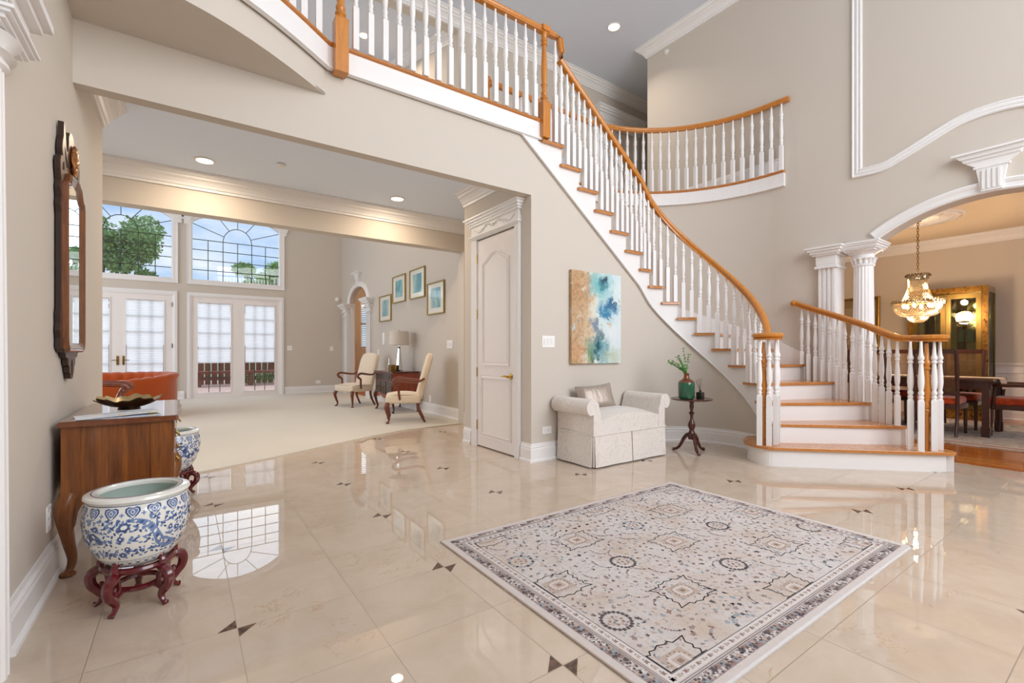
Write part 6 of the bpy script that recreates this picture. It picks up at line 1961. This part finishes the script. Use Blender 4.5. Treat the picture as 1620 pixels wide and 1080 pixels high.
# curved orange velvet sofa, its open side to the left
sofa = thing('sofa', 'curved orange velvet channel back sofa in front of the glass doors', 'sofa', (-1.0, 10.1, .014))
x0, x1, y0, y1 = -1.75, -.17, 9.42, 10.84
plan = [(x0, y0), (-.75, y0)] + arc2(-.75, y0 + .58, .58, -90, 0, 10)[1:] + arc2(-.75, y1 - .58, .58, 0, 90, 10) + [(x0, y1)]
fine = []
for a, b in zip(plan[:-1], plan[1:]):
    L = math.dist(a, b); m_ = max(1, int(L / .03))
    for i in range(m_): fine.append((a[0] + (b[0] - a[0]) * i / m_, a[1] + (b[1] - a[1]) * i / m_))
fine.append(plan[-1]); sb = MB(); sb.smooth = True
vs = []; n = len(fine); dist = 0
for i, p in enumerate(fine):
    a = Vector(fine[max(0, i - 1)]); b = Vector(fine[min(n - 1, i + 1)]); d = (b - a).normalized(); out_ = Vector((d.y, -d.x))
    if i: dist += math.dist(fine[i - 1], p)
    ch_ = abs(math.sin(dist * PI / .17)) ** .5 * .035
    u = i / (n - 1); top = .64 + .09 * min(1, max(0, (u - .22) / .2)) * (1 if u < .8 else 1)
    prof = [(.0, .08), (.02, .10), (.02, top - .10), (.05, top - .02), (.02 - .0, top + ch_ * .35), (-.06 - ch_ * .2, top + ch_ * .5), (-.13 - ch_ * .6, top - .03), (-.14 - ch_, top - .12), (-.11 - ch_, .42), (-.11, .08)]
    for o_, z_ in prof: vs.append((p[0] + out_.x * (o_ + .05), p[1] + out_.y * (o_ + .05), z_))
m_ = 10; fs = []
for i in range(n - 1):
    for q in range(m_):
        r_ = (q + 1) % m_; fs.append((i * m_ + q, (i + 1) * m_ + q, (i + 1) * m_ + r_, i * m_ + r_))
fs += [list(range(m_)), list(range((n - 1) * m_, n * m_))]
sb.add(vs, fs); part('backrest', sb, ov, sofa, angle=70)
inn = [(x0, y0 + .05), (-.75, y0 + .05)] + arc2(-.75, y0 + .58, .46, -90, 0, 8) + arc2(-.75, y1 - .58, .46, 0, 90, 8) + [(x0, y1 - .05)]
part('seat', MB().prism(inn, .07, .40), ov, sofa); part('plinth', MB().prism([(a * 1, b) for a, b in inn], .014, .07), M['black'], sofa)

wc = thing('wooden_armchair', 'carved wooden armchair with red seat, cut off by the left wall', 'armchair', (-.88, 7.45, .014), R(0))
w = M['mahogl']
part('seat', MB().rbox(-1.15, -.66, 7.2, 7.72, .40, .48, .03), simple('dark_red_seat', '6b1f18', .6, sheen=.3), wc)
part('seat_rail', MB().box(-1.16, -.65, 7.19, 7.73, .34, .41), w, wc)
for yy in (7.22, 7.70):
    am = MB().tube(smoothpath([(-1.14, yy, .74), (-.9, yy, .725), (-.66, yy, .71), (-.57, yy, .69), (-.55, yy, .655), (-.58, yy, .635), (-.61, yy, .65)], 4), .026, 10)
    am.tube(smoothpath([(-.60, yy, .67), (-.64, yy, .58), (-.68, yy, .42)], 4), .020, 8)
    part('arm', am, w, wc)
    part('leg', MB().tube([(-.68, yy, .36), (-.68, yy, .014)], [.025, .016], 8), w, wc)
    part('leg', MB().tube([(-1.17, yy, 1.05), (-1.13, yy, .4), (-1.19, yy, .014)], [.018, .024, .016], 8), w, wc)
part('back_splat', MB().box(-1.17, -1.14, 7.36, 7.56, .45, 1.02).box(-1.185, -1.15, 7.2, 7.72, 1.0, 1.07), w, wc)

# ------------------------------------------------------------------ outside: terrace, fence, shrubs and trees
struct('terrace_floor', MB().box(-9, 9, 13.42, 24, -.2, -.05), simple('pink_concrete', 'c9a898', .9, var=.08, vs=2))
struct('lawn_ground', MB().box(-30, 30, 24, 60, -.3, -.1), simple('lawn', '6f8455', .95, var=.2, vs=3))
fw = simple('weathered_red_wood', '7c4a3c', .8, var=.2, vs=5)
fb = thing('garden_fence', 'reddish brown board fence around the terrace beyond the glass doors', 'fence', (0, 19.75, -.05))
bd_ = MB()
for k in range(70): bd_.box(-7 + k * .2, -7 + k * .2 + .17, 19.75, 19.78, -.05, 1.35)
part('boards', bd_, fw, fb); part('rail', MB().box(-7, 7, 19.70, 19.75, 1.2, 1.3), fw, fb); part('rail', MB().box(-7, 7, 19.70, 19.75, .1, .2), fw, fb)
bh = thing('garden_bench', 'low red wooden bench on the terrace in front of the fence', 'bench', (1.3, 18.6, -.05))
part('seat', MB().box(.2, 4.4, 18.35, 18.8, .38, .46), fw, bh)
for xx in (.4, 1.9, 3.0, 4.2): part('support', MB().box(xx - .06, xx + .06, 18.4, 18.75, -.05, .38), fw, bh)


def tree(label, name, base, crown_pts, leaves, seed, col, size=.11, trunk=True):
    rn = random.Random(seed)
    o = thing(name, label, name.split('_')[-1], base)
    lm = MB()
    for _ in range(leaves):
        cx_, cy_, cz_, rr = rn.choice(crown_pts)
        while True:
            v = Vector((rn.uniform(-1, 1), rn.uniform(-1, 1), rn.uniform(-1, 1)))
            if v.length < 1: break
        v = v.normalized() * (v.length ** .5)
        p = Vector((cx_, cy_, cz_)) + Vector((v.x * rr, v.y * rr, v.z * rr * .75))
        a = Vector((rn.uniform(-1, 1), rn.uniform(-1, 1), rn.uniform(-1, 1))).normalized(); b = a.cross(Vector((rn.uniform(-1, 1), rn.uniform(-1, 1), rn.uniform(-1, 1)))).normalized()
        s = size * rn.uniform(.6, 1.2); lm.add([p, p + a * s * .5 + b * s * .3, p + a * s, p + a * s * .5 - b * s * .3], [(0, 1, 2, 3)])
    part('foliage', lm, col, o, fix=False)
    if trunk:
        tk = MB(); top = max(c[2] for c in crown_pts)
        tk.tube([(base[0], base[1], base[2]), (base[0] + .1, base[1], base[2] + 1.5), (base[0], base[1], top * .8)], [.16, .12, .05], 8)
        for c in crown_pts[:8]: tk.tube([(base[0], base[1], 2.4), ((base[0] + c[0]) / 2, (base[1] + c[1]) / 2, (2.6 + c[2]) / 2), (c[0], c[1], c[2])], [.06, .04, .015], 6)
        part('trunk', tk, simple('bark', '5b4a3a', .9, var=.2), o)
    return o
g1 = simple('leaf_mid', '86a868', .6, var=.3, vs=3); g2 = simple('leaf_light', '93b873', .6, var=.3, vs=3)
rn = random.Random(2)
tree('large leafy green tree outside the left window', 'tree', (-2.6, 22.5, -.1), [(-2.6 + rn.uniform(-1.5, 1.5), 22.5 + rn.uniform(-1, 1), 5.0 + rn.uniform(-1.1, 1.2), rn.uniform(.35, .75)) for _ in range(16)], 9000, 4, g1, .15)
tree('smaller leafy tree outside the right window', 'tree', (3.2, 23.5, -.1), [(3.1 + rn.uniform(-1.1, 1.1), 23.5 + rn.uniform(-.8, .8), 4.2 + rn.uniform(-1.0, .8), rn.uniform(.3, .6)) for _ in range(14)], 7000, 5, g2, .14)
tree('low green shrub along the terrace fence seen through the right glass door', 'shrub', (2.7, 19.1, -.05), [(1.8 + k * .3, 19.15, .2, .28) for k in range(10)], 2200, 6, g1, .06, False)
